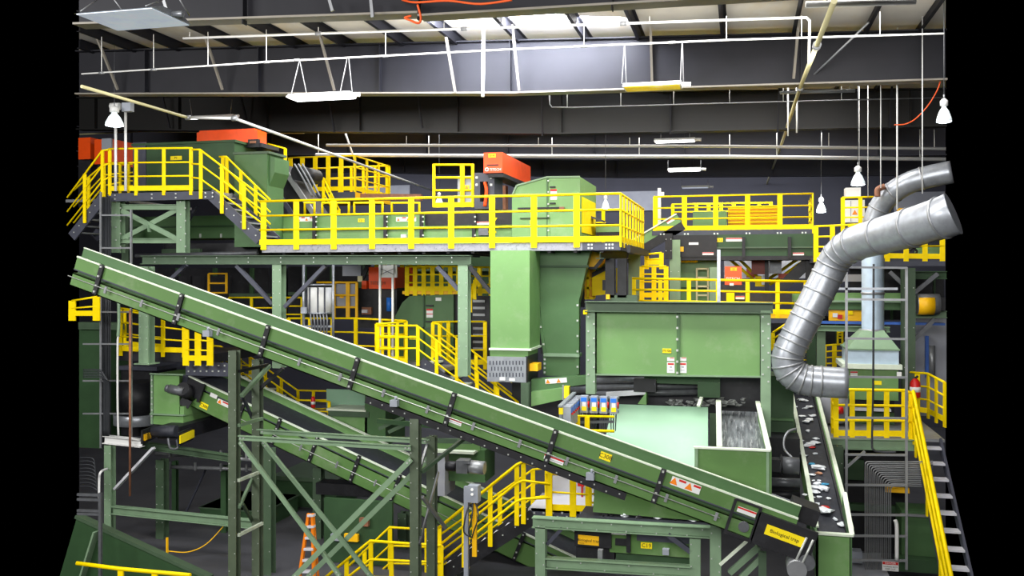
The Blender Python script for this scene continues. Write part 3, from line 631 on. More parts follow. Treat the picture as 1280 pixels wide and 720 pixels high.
# green trunk conveyor behind the left frame
t = T('flat_conveyor', 'dim green conveyor box behind the braced frame at the left', 'conveyor'); v = 24.4
t.add('side_panel', pbox(160, 270, 318, 298, v, 1.4), 'green_dark'); t.add('lip', pbox(160, 282, 318, 284, v - .05, .05), 'green_deep')
for x in (249, 275): t.add('bolt_row', pbox(x, 292, x + 2, 297, v - .03, .03), 'bolt')
t.done()
t = T('machine_bed', 'black machine bed in the gap above the long green beam', 'machine'); v = 22.6; t.add('bed', pbox(205, 304, 322, 318, v, 2), 'black'); t.add('pipe', MB().tube([A(170, 320, v - .2), A(322, 316, v - .2)], .06, 8), 'motor'); t.add('rail', pbox(202, 311, 250, 320, v - .1, .1), 'green_frame_dark'); t.done()

# ---- big green chute with perforated foot
t = T('vertical_chute', 'tall light green chute with a perforated grey foot below the main platform', 'chute')
v = 20.4; t.add('upper_shell', pbox(613, 313, 662, 437, v, 1.1), 'green'); t.add('flange', pbox(611, 435.5, 663.5, 438, v - .05, 1.15), 'edge')
t.add('lower_shell', pbox(612.5, 438, 660, 448, v + .02, 1.05), 'green')
m = MB(); xs = [609, 657.5]
f = pbox(609, 446, 657.5, 477.5, v - .15, .04); t.add('guard_plate', f, 'galv')
sl = MB()
for j in range(11):
    for r_, (ya, yb) in enumerate(((451, 456), (458.5, 463.5), (466, 471))):
        x = 612.5 + j * 4.1 + (2 if r_ % 2 else 0)
        if x < 655.5: pb = A(x, yb, v - .155); pt = A(x, ya, v - .155); sl.bar(pb, pt, .024, .008)
t.add('slots', sl, 'slate')
t.add('side_box', MB().box((U(657.5, v), v - .1, Z(650, 477.5, v)), (U(657.5, v) + .06, v + 1.0, Z(650, 445, v))), 'black')
t.add('yellow_block', MB().box((U(657.5, v) + .05, v + .1, Z(650, 464, v)), (U(657.5, v) + .25, v + .5, Z(650, 455, v))), 'amber_sign')
sign(t, 628, 473.5, v - .16, 7, 4, 'white'); sign(t, 640, 474.5, v - .16, 7, 3.5, 'white'); t.done()
t = T('vertical_chute', 'dark green tapering chute right of the light green one', 'chute'); v = 21.6
t.add('shell', MB().prism([A(666, 313, v), A(738, 313, v), A(733, 334, v), A(723, 380, v), A(722.5, 442, v), A(681, 442, v)], V3((0, .3, 0))), 'green_dark')
t.add('lower_shell', pbox(681, 445, 722.5, 470, v, .3), 'green_dark'); t.add('flange', pbox(680, 442, 724, 446, v - .06, .4), 'green_frame')
m = MB().bar(A(664, 333, v - .03), A(736, 333, v - .03), .05, .05); t.add('seam', m, 'green_deep')
e = MB()
for a, b in (((665, 333), (681, 441)), ((681, 441), (681, 468)), ((722, 372), (722, 468))):
    e.bar(A(a[0], a[1], v - .02), A(b[0], b[1], v - .02), .07, .04)
    for j in range(5): e.bolt(A(a[0] + (b[0] - a[0]) * (j + .5) / 5, a[1] + (b[1] - a[1]) * (j + .5) / 5, v - .04), .022)
t.add('edge_flange', e, ['green_dark', 'bolt']); t.add('dark_edge_strip', MB().prism([A(661, 315, v), A(667, 315, v), A(682, 442, v), A(676, 442, v)], V3((0, .3, 0))), 'black'); t.done()  # black strip stands in for the shaded gap beside the light green chute
# things right of the dark chute
t = T('mesh_screen', 'yellow mesh screen beside the dark green chute', 'screen'); v = 23.5
m = MB()
for x in (714, 724, 735, 743): m.bar(A(x, 373, v), A(x, 334, v), .06, .05)
for y in (335, 347.5, 360, 373): m.bar(A(713, y, v), A(743, y, v), .05, .05)
t.add('frame', m, 'yellow'); t.add('mesh', pbox(714, 336, 742, 372, v + .04, .02), 'amber_sign'); t.add('dark_post', pbox(725, 336, 730, 384, v - .1, .1), 'black'); t.done()
t = T('sloping_screen', 'amber slatted sloping screen under the right end of the main platform', 'screen'); v = 22.3
t.add('panel', MB().prism([A(722, 334, v), A(744, 334, v), A(756, 318, v), A(738, 314, v)], V3((0, 1., 0))), 'amber_sign'); t.add('lower_edge', MB().bar(A(721, 335, v - .03), A(746, 335, v - .03), .06, .06), 'black'); t.add('slant_edge', MB().bar(A(744, 335, v - .05), A(757, 319, v - .05), .06, .08), 'black'); t.done()
t = T('yellow_guard', 'solid yellow guard box with a slot between the dark posts under the platform end', 'machine guard'); v = 23.2
t.add('shell', MB().prism([A(740, 370, v), A(758, 368, v), A(758, 338, v), A(740, 346, v)], V3((0, 1.2, 0))), 'yellow'); t.add('slot_frame', pbox(753, 350, 757, 363, v - .03, .03), 'slate'); t.add('top_band', MB().prism([A(740, 347, v - .02), A(759, 337, v - .02), A(759, 331, v - .02), A(740, 341, v - .02)], V3((0, 1.2, 0))), 'black'); t.done()
t = T('steel_trestle', 'dark post pair under a green beam stub at the right end of the main platform', 'frame'); v = 22.0
t.add('beam_stub', MB().ibeam(A(750, 318, 21.2), A(783, 319, 24.5), .2, .2), 'green_frame_dark')
for x in (763, 778): t.add('post', MB().ibeam(A(x, 323, v), A(x, 372, v), .2, .22), 'black')
t.add('base_beam', pbox(757, 369, 797, 377, v - .1, .25), 'green_frame_dark'); t.add('yellow_block', pbox(757.5, 368, 762, 374, v - .2, .1), 'amber_sign')
t.add('green_plate', pbox(744, 325, 765, 345, 24.6, .1), 'green'); t.add('step', pbox(770, 335, 774, 366, v + .3, .1), 'yellow'); t.done()
column('green column behind the yellow rails right of the dark post pair', 793, 318, 25.5, .3, .26, bolts=3)
column('pale green column below the left end of the right walkway', 844, 300, 26.6, .3, .3, bolts=4)
column('pale green column right of the narrow ladder behind the enclosure', 894, 334, 26.8, .3, .3, bolts=3)

# ---- mid-left: railings and walkway
t = T('platform', 'left mid platform with a yellow edge behind the big inclined conveyor', 'platform'); zz = Z(200, 440, 21.4)
t.add('deck', MB().box((U(148, 21.4), 21.4, zz - .25), (U(268, 21.4), 23.5, zz - .02)), 'deck_black'); t.done()
railpx('yellow guardrail at the left on the mid platform, below the conveyor', [(150, 385, 439, 21.35), (231, 398, 441, 21.35)], [2], pw=.1)
railpx('amber curved-bar guardrail behind the left mid platform rail', [(156, 388, 432, 23), (176, 392, 434, 23), (205, 396, 436, 23)], [0, 1], pw=.08)
railpx('short yellow gate rail at the left above the green chute box', [(232, 411, 451, 20.9), (263, 414, 451, 20.9)], [1], pw=.17)
t = T('dark_edge_strip', 'dark bolted plate below the short yellow gate rail', 'plate'); m = pbox(232, 453, 290, 470, 21.2, .05)
for j in range(14): m.bolt(A(236 + (j % 7) * 7.5, 457 + (j // 7) * 7, 21.2), .02)
t.add('plate', m, ['slate', 'bolt']); t.done()
railpx('yellow rail bracket at the left edge below the conveyor', [(90, 376, 395, 20), (121, 371, 395, 20)], [0], nmid=1, pw=.2)
railpx('yellow handrail of the stair going down behind the paired support columns, near side', [(264, 432, 475, 23.6), (276, 433, 475, 23.6), (372, 500, 540, 23.6), (412, 502, 540, 23.6)], [0, 3, 1], toe=False)
railpx('yellow handrail of the stair going down behind the paired support columns, far side', [(300, 445, 480, 24.6), (312, 446, 480, 24.6), (372, 488, 525, 24.6), (412, 489, 522, 24.6)], [0, 2, 1], toe=False)
stair('dark stair with bright treads going down behind the paired support columns', A(292, 470, 23.65), A(385, 540, 23.65), (0, 1.0, 0), 8, tread='edge')
t = T('platform', 'small yellow edged landing at the foot of the stair behind the support columns', 'platform'); t.add('deck', pbox(380, 521, 414, 528, 23.6, 1.1), 'amber_sign'); t.add('grating', MB().box((U(380, 23.6), 23.6, Z(397, 521, 23.6)), (U(414, 23.6), 24.7, Z(397, 521, 23.6) + .02)), 'steel'); t.done()
t = T('extinguisher', 'red and white extinguisher on the yellow rail behind the inclined conveyor', 'fire extinguisher'); c = A(391.5, 510, 23.4)
t.add('cylinder', MB().lathe(c, [(.05, 0), (.06, .02), (.06, .26), (.03, .32)], 12), 'red'); t.add('label_band', MB().lathe(c + V3((0, 0, .1)), [(.063, 0), (.063, .08)], 12), 'white'); t.done()
# mid centre platform
zz = Z(480, 456, 21.8)
t = T('platform', 'centre mid platform with a grey floor behind the inclined conveyor', 'platform'); t.add('deck', MB().box((U(350, 22.6), 22.6, zz - .2), (U(550, 22.6), 25, zz)), 'steel'); t.add('landing', MB().box((U(505, 21.3), 21.3, zz - .1), (U(556, 21.3), 22.6, zz)), 'steel'); t.done()
railpx('yellow guardrail from the tank cabinet to the curled rail end, on the centre mid platform', [(360, 398, 446, 22.4), (444, 398, 450, 22.4), (508, 401, 452, 22.4)], [2, 1], pw=.1)
for k in range(6):
    pass
railpx('cluster of yellow upright rail posts where the two stair rails meet', [(470, 405, 450, 21.6), (486, 404, 452, 21.8), (508, 402, 455, 22.0)], [1, 1], pw=.07)
railpx('yellow near handrail of the centre stair that disappears behind the inclined conveyor', [(472, 407, 452, 21.2), (521, 407, 450, 21.2), (648, 503, 545, 21.2)], [1, 4], toe=False)
railpx('yellow far handrail of the centre stair, parallel behind the near one', [(541, 404, 450, 22.3), (548, 405, 450, 22.3), (668, 500, 545, 22.3)], [0, 4], toe=False)
stair('steel stair descending right from the centre mid platform behind the inclined conveyor', A(526, 452, 21.3), A(640, 540, 21.3), (0, 1.0, 0), 9, tread='edge')
railpx('short yellow guardrail loop around the foot of the green column by the big chute', [(541, 403, 456, 22.4), (560, 402, 456, 23), (607, 402, 456, 23)], [1, 1], pw=.1)
# machinery in the dark behind
t = T('tank_cabinet', 'white ribbed cabinet in a grey stand left of the amber gate', 'cabinet'); v = 20.9
body = MB(); cc = A(399, 392, v + .35); body.lathe(cc, [(.31, 0), (.31, .66)], 24); t.add('drum', body, 'white')
for a in (200, 225, 250, 290, 320): t.add('rib', MB().bar(cc + V3((.32 * math.cos(math.radians(a)), .32 * math.sin(math.radians(a)), 0)), cc + V3((.32 * math.cos(math.radians(a)), .32 * math.sin(math.radians(a)), .66)), .03, .03), 'slate')
for y in (356, 391): t.add('rim', MB().lathe(A(399, y, v + .35), [(.34, -.02), (.34, .02)], 24), 'galv')
for x in (379.5, 416.5): t.add('post', MB().tube([A(x, 331, v), A(x, 425, v)], .035, 8), 'galv')
t.add('shelf_bar', MB().bar(A(379, 408, v), A(417, 408, v), .05, .05), 'galv')
for j in range(6): t.add('hose', MB().tube(curve([A(388 + j * 4, 393, v), A(389 + j * 4, 402, v - .05), A(391 + j * 3.4, 420, v)]), .022, 6), 'motor')
t.add('switch_box', pbox(376, 384, 382, 392, v - .1, .08), 'grey_box'); t.done()
t = T('safety_gate', 'amber framed gate with a grey mesh panel right of the white ribbed cabinet', 'gate'); v = 23.4
for x in (418, 435, 446): t.add('post', MB().bar(A(x, 398, v), A(x, 353, v), .07 if x != 435 else .11, .05), 'amber_sign')
for y in (353, 369, 384): t.add('cross_rail', MB().tube([A(396 if y == 353 else 418, y, v), A(446, y, v)], .03, 8), 'amber_sign')
t.add('mesh_panel', pbox(418, 355, 444, 383, v + .05, .03), 'concrete_wall'); sign(t, 427, 371, v + .04, 5, 3, 'amber_sign'); t.done()
t = T('sorter_unit', 'black sorter machine with an orange cover and two pale posts under the platform', 'machine'); v = 23.9
t.add('body', pbox(448, 360, 496, 410, v, 1.6), 'black'); t.add('cover', pbox(461, 334, 494, 361, v - .1, 1.8), 'orange'); t.add('small_cover', pbox(452, 351, 458, 361, v - .1, .3), 'orange')
t.add('lettering', text_mb('TITECH', .1, A(472, 354, v - .13), V3((1, 0, 0)), V3((0, 0, 1))), 'rust'); t.add('filter', MB().tube([A(486.5, 389, v - .15), A(486.5, 372, v - .15)], .08, 10), 'blue'); t.add('valve', pbox(452, 384, 464, 393, v - .1, .1), 'rust'); t.add('gauge', pbox(452, 387, 459, 391, v - .16, .06), 'panel_white'); t.done()
for k, x in enumerate((475, 491)):
    beam('post', 'pale perforated steel post in front of the orange cover, %s of two' % ('left' if k == 0 else 'right'), A(x, 331, 22.1), A(x, 452, 22.1), .05, .05, 'pipe_white', 'post', 'box')
t = T('junction_plate', 'white panel tied between the two perforated posts', 'panel'); t.add('plate', pbox(474, 331.5, 496, 347, 22.15, .05), 'white'); t.add('cross_wire', MB().bar(A(476, 343, 22.08), A(492, 336, 22.08), .015, .015), 'motor'); t.add('cross_wire', MB().bar(A(476, 336, 22.08), A(492, 343, 22.08), .015, .015), 'motor'); t.done()
t = T('electrical_cabinet', 'grey cabinet hanging in the dark left of the orange cover', 'cabinet'); t.add('body', pbox(428, 332, 451, 345, 24.6, .5), 'grey_box'); t.add('cable_entry', pbox(447, 345, 453, 352, 24.6, .2), 'pipe_cream'); t.done()
t = T('sorting_hood', 'smaller green hood with a curved top under the platform, left of the column', 'machine'); v = 23.2
t.add('shell', MB().prism([A(494, 452, v), A(494, 395, v), A(503, 378, v), A(512, 370, v), A(567, 368, v), A(567, 452, v)], V3((0, 1.8, 0))), 'green_dark')
t.add('seam', MB().bar(A(530, 368, v - .02), A(530, 440, v - .02), .04, .04), 'green_deep')
sign(t, 537, 391.5, v, 8, 11, 'white', band=[(0, .4, 1, .2, 'ink_red'), (0, -.1, 1, .1, 'ink_red')], name='warning_label'); sign(t, 548, 374, v, 7, 4, 'white'); sign(t, 515.5, 422, v, 8, 5, 'yellow_sign', 'M01', .6)
t.add('handle', pbox(532, 381, 541, 383, v - .06, .05), 'black'); t.add('handle', pbox(532, 401, 541, 403, v - .06, .05), 'black'); t.add('door_edge', pbox(498, 409, 563, 411, v - .04, .04), 'green_frame_dark'); t.add('side_dark', pbox(567, 368, 573, 452, v + .1, 1.4), 'black'); t.done()
t = T('platform', 'yellow platform edge above the smaller green hood', 'platform'); t.add('deck', pbox(503, 364, 575, 368, 23.6, 2.2), 'amber_sign'); t.done()
railpx('yellow railing cage on the platform edge above the smaller green hood', [(508, 333, 364, 23.6), (574, 333, 364, 23.6)], [5], pw=.12)
railpx('second yellow railing behind the cage above the smaller green hood', [(460, 316, 331, 25.2), (535, 316, 331, 25.2)], [6], pw=.12, nmid=1)
t = T('louver_screen', 'black louvered panel with pale slots left of the big green chute', 'panel'); v = 23.6; t.add('panel', pbox(590, 370, 612, 448, v, .3), 'black')
for j in range(8): t.add('slot', pbox(591, 375 + j * 8.5, 606, 378 + j * 8.5, v - .04, .04), 'steel')
t.done()
railpx('yellow ladder rail slanting down beside the big green chute', [(599, 335, 352, 22.6), (588, 365, 385, 22.6)], [1], toe=False)
railpx('yellow guardrail behind the column left of the big green chute', [(586, 334, 367, 24.5), (614, 334, 367, 24.5)], [1], pw=.12)
t = T('slanted_strut', 'pale green slanted strut and black arm left of the orange cover', 'brace'); t.add('strut', MB().bar(A(440, 318, 24.8), A(462, 342, 24.8), .12, .12), 'green_frame'); t.add('arm', MB().bar(A(461, 330, 24.7), A(452, 350, 24.7), .1, .12), 'black'); t.done()
# deep dark machinery
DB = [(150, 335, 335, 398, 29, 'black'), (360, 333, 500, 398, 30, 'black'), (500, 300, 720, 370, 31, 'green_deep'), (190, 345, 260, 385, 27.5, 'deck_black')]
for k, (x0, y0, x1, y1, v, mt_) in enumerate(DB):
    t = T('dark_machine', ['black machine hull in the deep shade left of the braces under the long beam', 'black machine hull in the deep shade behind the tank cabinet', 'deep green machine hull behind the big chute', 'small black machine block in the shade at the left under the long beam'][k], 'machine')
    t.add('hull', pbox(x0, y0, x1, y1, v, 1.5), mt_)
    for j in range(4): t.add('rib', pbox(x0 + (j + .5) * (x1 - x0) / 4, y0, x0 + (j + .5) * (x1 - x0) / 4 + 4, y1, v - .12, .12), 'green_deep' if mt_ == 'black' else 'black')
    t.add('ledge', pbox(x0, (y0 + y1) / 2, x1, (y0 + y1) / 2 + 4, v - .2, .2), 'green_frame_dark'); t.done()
railpx('dim yellow guardrail in the deep shade left of the column by the tank cabinet', [(286, 372, 398, 26), (343, 372, 398, 26)], [1], nmid=1)
railpx('yellow rail pair right of the column by the tank cabinet', [(356, 372, 404, 24), (378, 372, 404, 24)], [0], nmid=2, toe=False)
t = T('safety_gate', 'dim yellow mesh gate in the deep shade under the long beam', 'gate'); v = 26.5
for x in (261, 283): t.add('post', MB().bar(A(x, 366, v), A(x, 342, v), .06, .05), 'amber_sign')
for y in (342, 354, 366): t.add('cross_rail', MB().bar(A(261, y, v), A(284, y, v), .04, .05), 'amber_sign')
t.done()
# ================= the two inclined conveyors and their frames
def incline(name, label, v, W, xa, ya, xb, yb, rim, sk, rec, ch, brackets, ends=(0, 0), rimset=.1, bracket_w=.09, far_rim=None, belt_n=-.3, cover=None):
    t = T(name, label, 'conveyor'); p, q = A(xa, ya, v), A(xb, yb, v); d = (q - p).normalized(); nr = V3((-d.z, 0, d.x))
    if nr.z < 0: nr = -nr
    if rim: t.add('upper_skirt', slab(p, q, nr, -.02, rim, v + rimset, v + rimset + .03), 'green_dark'); t.add('skirt_edge', slab(p, q, nr, rim, rim + .015, v + rimset - .01, v + rimset + .04), 'edge')
    t.add('lip', slab(p, q, nr, -.022, .006, v - .02, v + .03), 'edge'); t.add('lip_ledge', slab(p, q, nr, -.03, .0, v + .03, v + rimset + .02), 'green_dark' if rim else 'edge')
    t.add('side_skirt', slab(p, q, nr, sk, -.03, v, v + .03), 'green_mid')
    t.add('recess', slab(p, q, nr, rec, sk, v + .13, v + .15), 'green_deep'); t.add('skirt_flange', slab(p, q, nr, sk - .02, sk, v - .01, v + .15), 'slate')  # recess in deep green: shade under the skirt put into the colour
    c = slab(p, q, nr, ch, rec, v, v + .03); slab(p, q, nr, rec - .02, rec, v, v + .15, mb=c); slab(p, q, nr, ch, ch + .02, v, v + .14, mb=c); t.add('side_channel', c, 'green_mid')
    t.add('far_skirt', slab(p, q, nr, ch, (far_rim if far_rim is not None else -.03), v + W, v + W + .03), 'green')
    if far_rim is not None: t.add('far_lip', slab(p, q, nr, far_rim, far_rim + .025, v + W - .06, v + W + .06), 'edge')
    t.add('belt', slab(p, q, nr, belt_n - .04, belt_n, v + .16, v + W), 'rubber'); t.add('bottom_pan', slab(p, q, nr, ch + .05, ch + .09, v + .05, v + W), 'green_frame_dark')
    for x in brackets:
        yl = ya + (yb - ya) * (x - xa) / (xb - xa); c = A(x, yl, v - .06)
        m = MB().bar(c, c + nr * ch, .05, bracket_w, up=V3((0, 1, 0)))
        m = MB().hexa([c - d * bracket_w / 2, c + d * bracket_w / 2, c + d * bracket_w / 2 + V3((0, .06, 0)), c - d * bracket_w / 2 + V3((0, .06, 0)),
                       c - d * bracket_w / 2 + nr * ch, c + d * bracket_w / 2 + nr * ch, c + d * bracket_w / 2 + nr * ch + V3((0, .06, 0)), c - d * bracket_w / 2 + nr * ch + V3((0, .06, 0))])
        for f in (.08, .4, .72, .92): m.bolt(c + nr * ch * f + V3((0, 0, .01)), .018)
        t.add('bracket', m, ['black', 'bolt'])
    return t, p, q, d, nr
def on(line, x): return line[1] + (line[3] - line[1]) * (x - line[0]) / (line[2] - line[0])
# ---- C308
L = (97, 320.2, 998, 648)
v = 16.0
t, p, q, d, nr = incline('inclined_conveyor', 'huge green inclined conveyor crossing the photo from upper left to lower right', v, 1.0, *L, .175, -.265, -.355, -.62, (127, 227, 335, 447, 568, 695, 830), rimset=.12, far_rim=-.06)
slope = math.degrees(math.atan2(d.z, d.x))
def cpt(x, n, dv=0): return A(x, on(L, x), v) + nr * n + V3((0, dv, 0))
t.add('pull_cord', MB().tube([cpt(96, -.42, -.1), cpt(910, -.43, -.1)], .009, 6), 'bolt')
for x in (143, 188, 234, 284, 385, 436, 490, 545, 602, 660, 719, 780, 843, 905):
    m = MB().bar(cpt(x, -.36, -.1), cpt(x, -.5, -.1), .05, .03); m.bar(cpt(x, -.43, -.0), cpt(x, -.43, -.12), .03, .03)
    t.add('cord_eyelet', m, 'steel')
for x in (271, 505, 750):
    m = MB(); c = cpt(x, -.52, -.09); m.box(c + V3((-.07, -.05, -.08)), c + V3((.07, .08, .04))); m.tube([c + V3((.02, 0, .04)), c + V3((.03, 0, .11))], .025, 8); t.add('cord_switch', m, 'grey_box')
def csign(x, n, wp, hp, *a, **k): c = cpt(x, n); 
p2 = lambda x, n: cpt(x, n)
def px_of(P):
    x = P.x * CC + P.y * SS; dd = -P.x * SS + P.y * CC; return CX + F * x / dd, CY - F * (P.z - CAMZ) / dd
def sgn(x, n, wp, hp, mat, **k):
    a, b = px_of(cpt(x, n)); return sign(t, a, b, v, wp, hp, mat, ang=slope, **k)
sgn(760, -.14, 14.5, 9.5, 'yellow_sign', text='C308', th=.6)
sgn(860, -.13, 38, 11, 'white', tris=[(-.4, 0, .75), (.12, 0, .75)], band=[(-.13, .3, .24, .25, 'ink_red'), (.37, .3, .24, .25, 'ink_red')], name='warning_label')
sgn(576, -.49, 22, 6, 'white', band=[(0, .3, 1, .3, 'ink_red'), (0, -.2, .9, .1, 'grey_box')], name='warning_label')
sgn(703, -.51, 25, 6.5, 'white', band=[(0, .3, 1, .3, 'ink_red'), (0, -.2, .9, .1, 'grey_box')], name='warning_label')
a0, a1 = cpt(470, -.62), cpt(797, -.62)
m = slab(a0, a1, nr, -.13, .0, v - .01, v + .03)
for j in range(22): m.bolt(a0.lerp(a1, (j + .5) / 22) - nr * (.05 if j % 2 else .09) + V3((0, -.01, 0)), .012, .01)
t.add('support_angle', m, ['black', 'bolt'])
# tail of C308
m = MB()
for (xa, xb) in ((917, 921),): pass
c0 = cpt(921, -.03); fr_ = MB()
for n0, n1, xx0, xx1 in ((-.03, -.66, 921, 924), (-.03, -.66, 952, 955)): fr_.bar(cpt(xx0, n0, -.08), cpt(xx0, n1, -.08), .05, .04)
fr_.bar(cpt(921, -.03, -.08), cpt(953, -.03, -.08), .05, .03); fr_.bar(cpt(921, -.62, -.08), cpt(953, -.62, -.08), .05, .05); t.add('tail_frame', fr_, 'black')
t.add('tail_box', slab(cpt(952, 0), cpt(1025, 0), nr, -.64, -.1, v - .1, v - .02), 'black')
t.add('tail_box_top', slab(cpt(990, 0), cpt(1024, 0), nr, -.12, .16, v + .3, v + .9), 'black')
t.add('tail_pulley', MB().tube([cpt(940, -.45, -.04), cpt(940, -.45, .8)], .09, 16), 'motor')
sgn(989, -.36, 49, 13, 'yellow_sign', text='Biological trap', th=.36, name='guard_sign', proud=.115)
sgn(938, -.2, 24, 7, 'white', band=[(0, .3, 1, .3, 'ink_red')], name='warning_label', proud=.115)
for x in (1013, 1021): t.add('tension_rod', MB().tube([cpt(x, -.22, -.15), cpt(x - 4, -.72, -.15)], .02, 8), 'bolt')
mm = cpt(1023, -.62, -.15); t.add('drive_motor', MB().tube([mm, mm + V3((0, .45, 0))], .13, 14), 'motor'); mm = cpt(1014, -.78, -.2); t.add('gear_case', MB().tube([mm, mm + V3((0, .5, 0))], .16, 14), 'steel')
t.done()
# ---- C308 supports
def bent(label, xa, ya, va, xb, yb, vb, extra=()):
    t = T('steel_trestle', label, 'frame')
    for x, y, vv, mt_ in ((xa, ya, va, 'green_post'), (xb, yb, vb, 'green_post')):
        p, q = A(x, y, vv), V3((U(x, vv), vv, 0)); m = MB().ibeam(p, q, .17, .17)
        for j in range(16): m.bolt(p.lerp(q, (j + .3) / 16) + V3((.06 if j % 2 else -.06, -.085, 0)), .009, .01)
        t.add('column', m, [mt_, 'bolt'])
    for (x0, y0, v0, x1, y1, v1, w_, mt_) in extra: t.add('cross_brace', MB().bar(A(x0, y0, v0), A(x1, y1, v1), w_, .06), mt_)
    t.done()
bent('left pair of tall green columns carrying the huge inclined conveyor', 293, 438, 16.05, 322, 449, 17.0,
     [(298, 600.5, 16.05, 325, 590, 17, .05, 'edge'), (298, 669, 16.05, 328, 654, 17, .05, 'edge'), (298, 532, 16.05, 328, 523, 17, .05, 'green_frame'), (299, 634, 16.05, 316, 597, 17, .05, 'green_frame'), (303, 630, 16.2, 316, 652, 17, .05, 'green_frame_dark'),
      (299, 464, 16.1, 335, 456, 17, .06, 'black'), (302, 495, 16.1, 337, 457, 17, .08, 'green_frame'), (300, 487, 16.2, 315, 522, 17, .05, 'slate'), (320, 490, 17, 354, 460, 17, .08, 'black'), (299, 505, 16.2, 313, 480, 17, .04, 'slate')])
bent('right pair of tall green columns carrying the huge inclined conveyor', 519.5, 523, 16.05, 540, 545, 17.0,
     [(527, 590, 16.05, 583, 546, 16.9, .07, 'green_frame_dark'), (528, 621, 16.05, 557, 660, 17, .05, 'steel'), (524, 680, 16.05, 548, 590, 17, .03, 'steel'), (526, 583, 16.2, 534, 556, 16.9, .04, 'steel')])
def brace(label, *a, w=.1, mat='green_frame', h=.06):
    x0, y0, v0, x1, y1, v1 = a; m = MB(); p_, q_ = A(x0, y0, v0), A(x1, y1, v1); m.bar(p_, q_, .02, w); m.bar(p_, q_, h, .02, ou=w / 2 - .01, os=h / 2)
    for f in (.01, .03, .97, .99): m.bolt(p_.lerp(q_, f) + V3((0, -.01, 0)), .016, .014)
    one('brace', m, [mat, 'bolt'], label, 'brace')
brace('near level green strut joining the two column pairs under the conveyor', 299, 547, 15.93, 514, 560, 15.93, w=.1)
brace('far level green strut joining the two column pairs, just above the near one', 322, 539, 16.95, 538, 552, 16.95, w=.1)
zbot = 3.0
brace('long green diagonal falling right from the left near column', 300, 552, 15.95, 425, 720, 15.95, w=.1)
brace('long green diagonal falling left from the right near column', 514, 574, 15.88, 365, 724, 15.88, w=.1)
brace('second green diagonal falling right, from the left far column', 328, 552, 17.0, 465, 722, 17.0, w=.1)
brace('second green diagonal falling left, from the right far column', 536, 572, 17.08, 384, 722, 17.08, w=.1)

# ---- C306
v = 21.6; L = (236, 470, 720, 697)
t, p, q, d, nr = incline('inclined_conveyor', 'lower green inclined conveyor behind the paired columns, its black belt in view', v, 1.25, *L, 0, -.16, -.2, -.72, (305, 350, 397, 449, 500, 548, 655), rimset=.06, far_rim=.16, belt_n=-.05)
slope = math.degrees(math.atan2(d.z, d.x))
t.add('pull_cord', MB().tube([cpt(300, -.42, -.1), cpt(620, -.42, -.1)], .009, 6), 'bolt')
for x in (330, 385, 430, 478, 528): t.add('cord_eyelet', MB().bar(cpt(x, -.34, -.1), cpt(x, -.5, -.1), .05, .03), 'steel')
sgn(263.5, -.56, 10, 7, 'yellow_sign', text='C306', th=.55); sgn(270, -.2, 9, 5, 'white', name='warning_label'); sgn(283, -.27, 15, 6, 'white', tris=[(-.3, 0, .8)], band=[(.2, .25, .5, .3, 'ink_red')], name='warning_label')
sgn(246, -.1, 16, 5, 'white', band=[(0, .3, 1, .3, 'ink_red')], name='warning_label'); sgn(528, -.55, 9, 8, 'yellow_sign')
t.add('head_plate', slab(cpt(238, 0), cpt(256, 0), nr, -.45, -.02, v - .08, v - .02), 'black'); t.add('head_bracket', slab(cpt(256, 0), cpt(259, 0), nr, -.5, .0, v - .12, v - .04), 'black')
g = A(231, 491, v - .25); t.add('gear_case', MB().tube([g + V3((0, -.12, .12)), g + V3((0, .3, -.1))], .19, 12), 'black')
g2 = A(212, 486, v - .35); t.add('drive_motor', MB().tube([g2, g2 + V3((.42, .02, -.07))], .12, 14), 'motor'); t.add('motor_fan_cover', MB().tube([g2 + V3((-.09, 0, .015)), g2], .1, 14), 'motor')
t.add('gear_bracket', MB().bar(A(226, 500, v - .2), A(238, 506, v - .1), .15, .2), 'black')
t.add('end_flap', MB().prism([A(226, 486, v), A(229, 468, v), A(243, 474, v), A(239, 484, v)], V3((0, 1.2, 0))), 'slate'); t.done()
# ---- chute box at its head
t = T('chute_box', 'open pale green chute box at the head of the lower inclined conveyor', 'chute'); v0 = 21.3
t.add('front_wall', pbox(190, 468, 224, 520, v0, .05), 'green'); t.add('left_wall', MB().box((U(190, v0), v0, Z(200, 520, v0)), (U(190, v0) + .05, v0 + 1.6, Z(200, 468, v0))), 'green')
t.add('back_wall', MB().box((U(190, v0), v0 + 1.55, Z(200, 520, v0)), (U(190, v0) + 1.1, v0 + 1.6, Z(200, 466, v0))), 'green')
for y in (468, 518.5): t.add('flange', pbox(187, y - .8, 229, y + .8, v0 - .07, .1), 'green_frame')
e = MB().bar(A(190, 469, v0 - .02), A(190, 530, v0 - .02), .05, .05)
for j in range(7): e.bolt(A(190, 475 + j * 7.5, v0 - .04), .02)
t.add('edge_strip', e, ['green_frame', 'bolt'])
t.add('lower_wall', MB().prism([A(190, 520, v0), A(229, 520, v0), A(229, 533, v0), A(192, 530, v0)], V3((0, 1.5, 0))), 'green'); t.add('right_rib', pbox(225, 508, 230, 520, v0, .8), 'green'); t.done()
t = T('flat_conveyor', 'black belt end with yellow signs on the white beam below the chute box', 'conveyor'); v0 = 20.6
t.add('frame', MB().box((U(194, v0), v0 + .1, Z(210, 551, v0)), (U(221, v0), v0 + 3.0, Z(210, 534, v0))), 'black'); t.add('roller', MB().tube([A(192, 539, v0 + .05), A(221, 539, v0 + .05)], .15, 14), 'rubber')
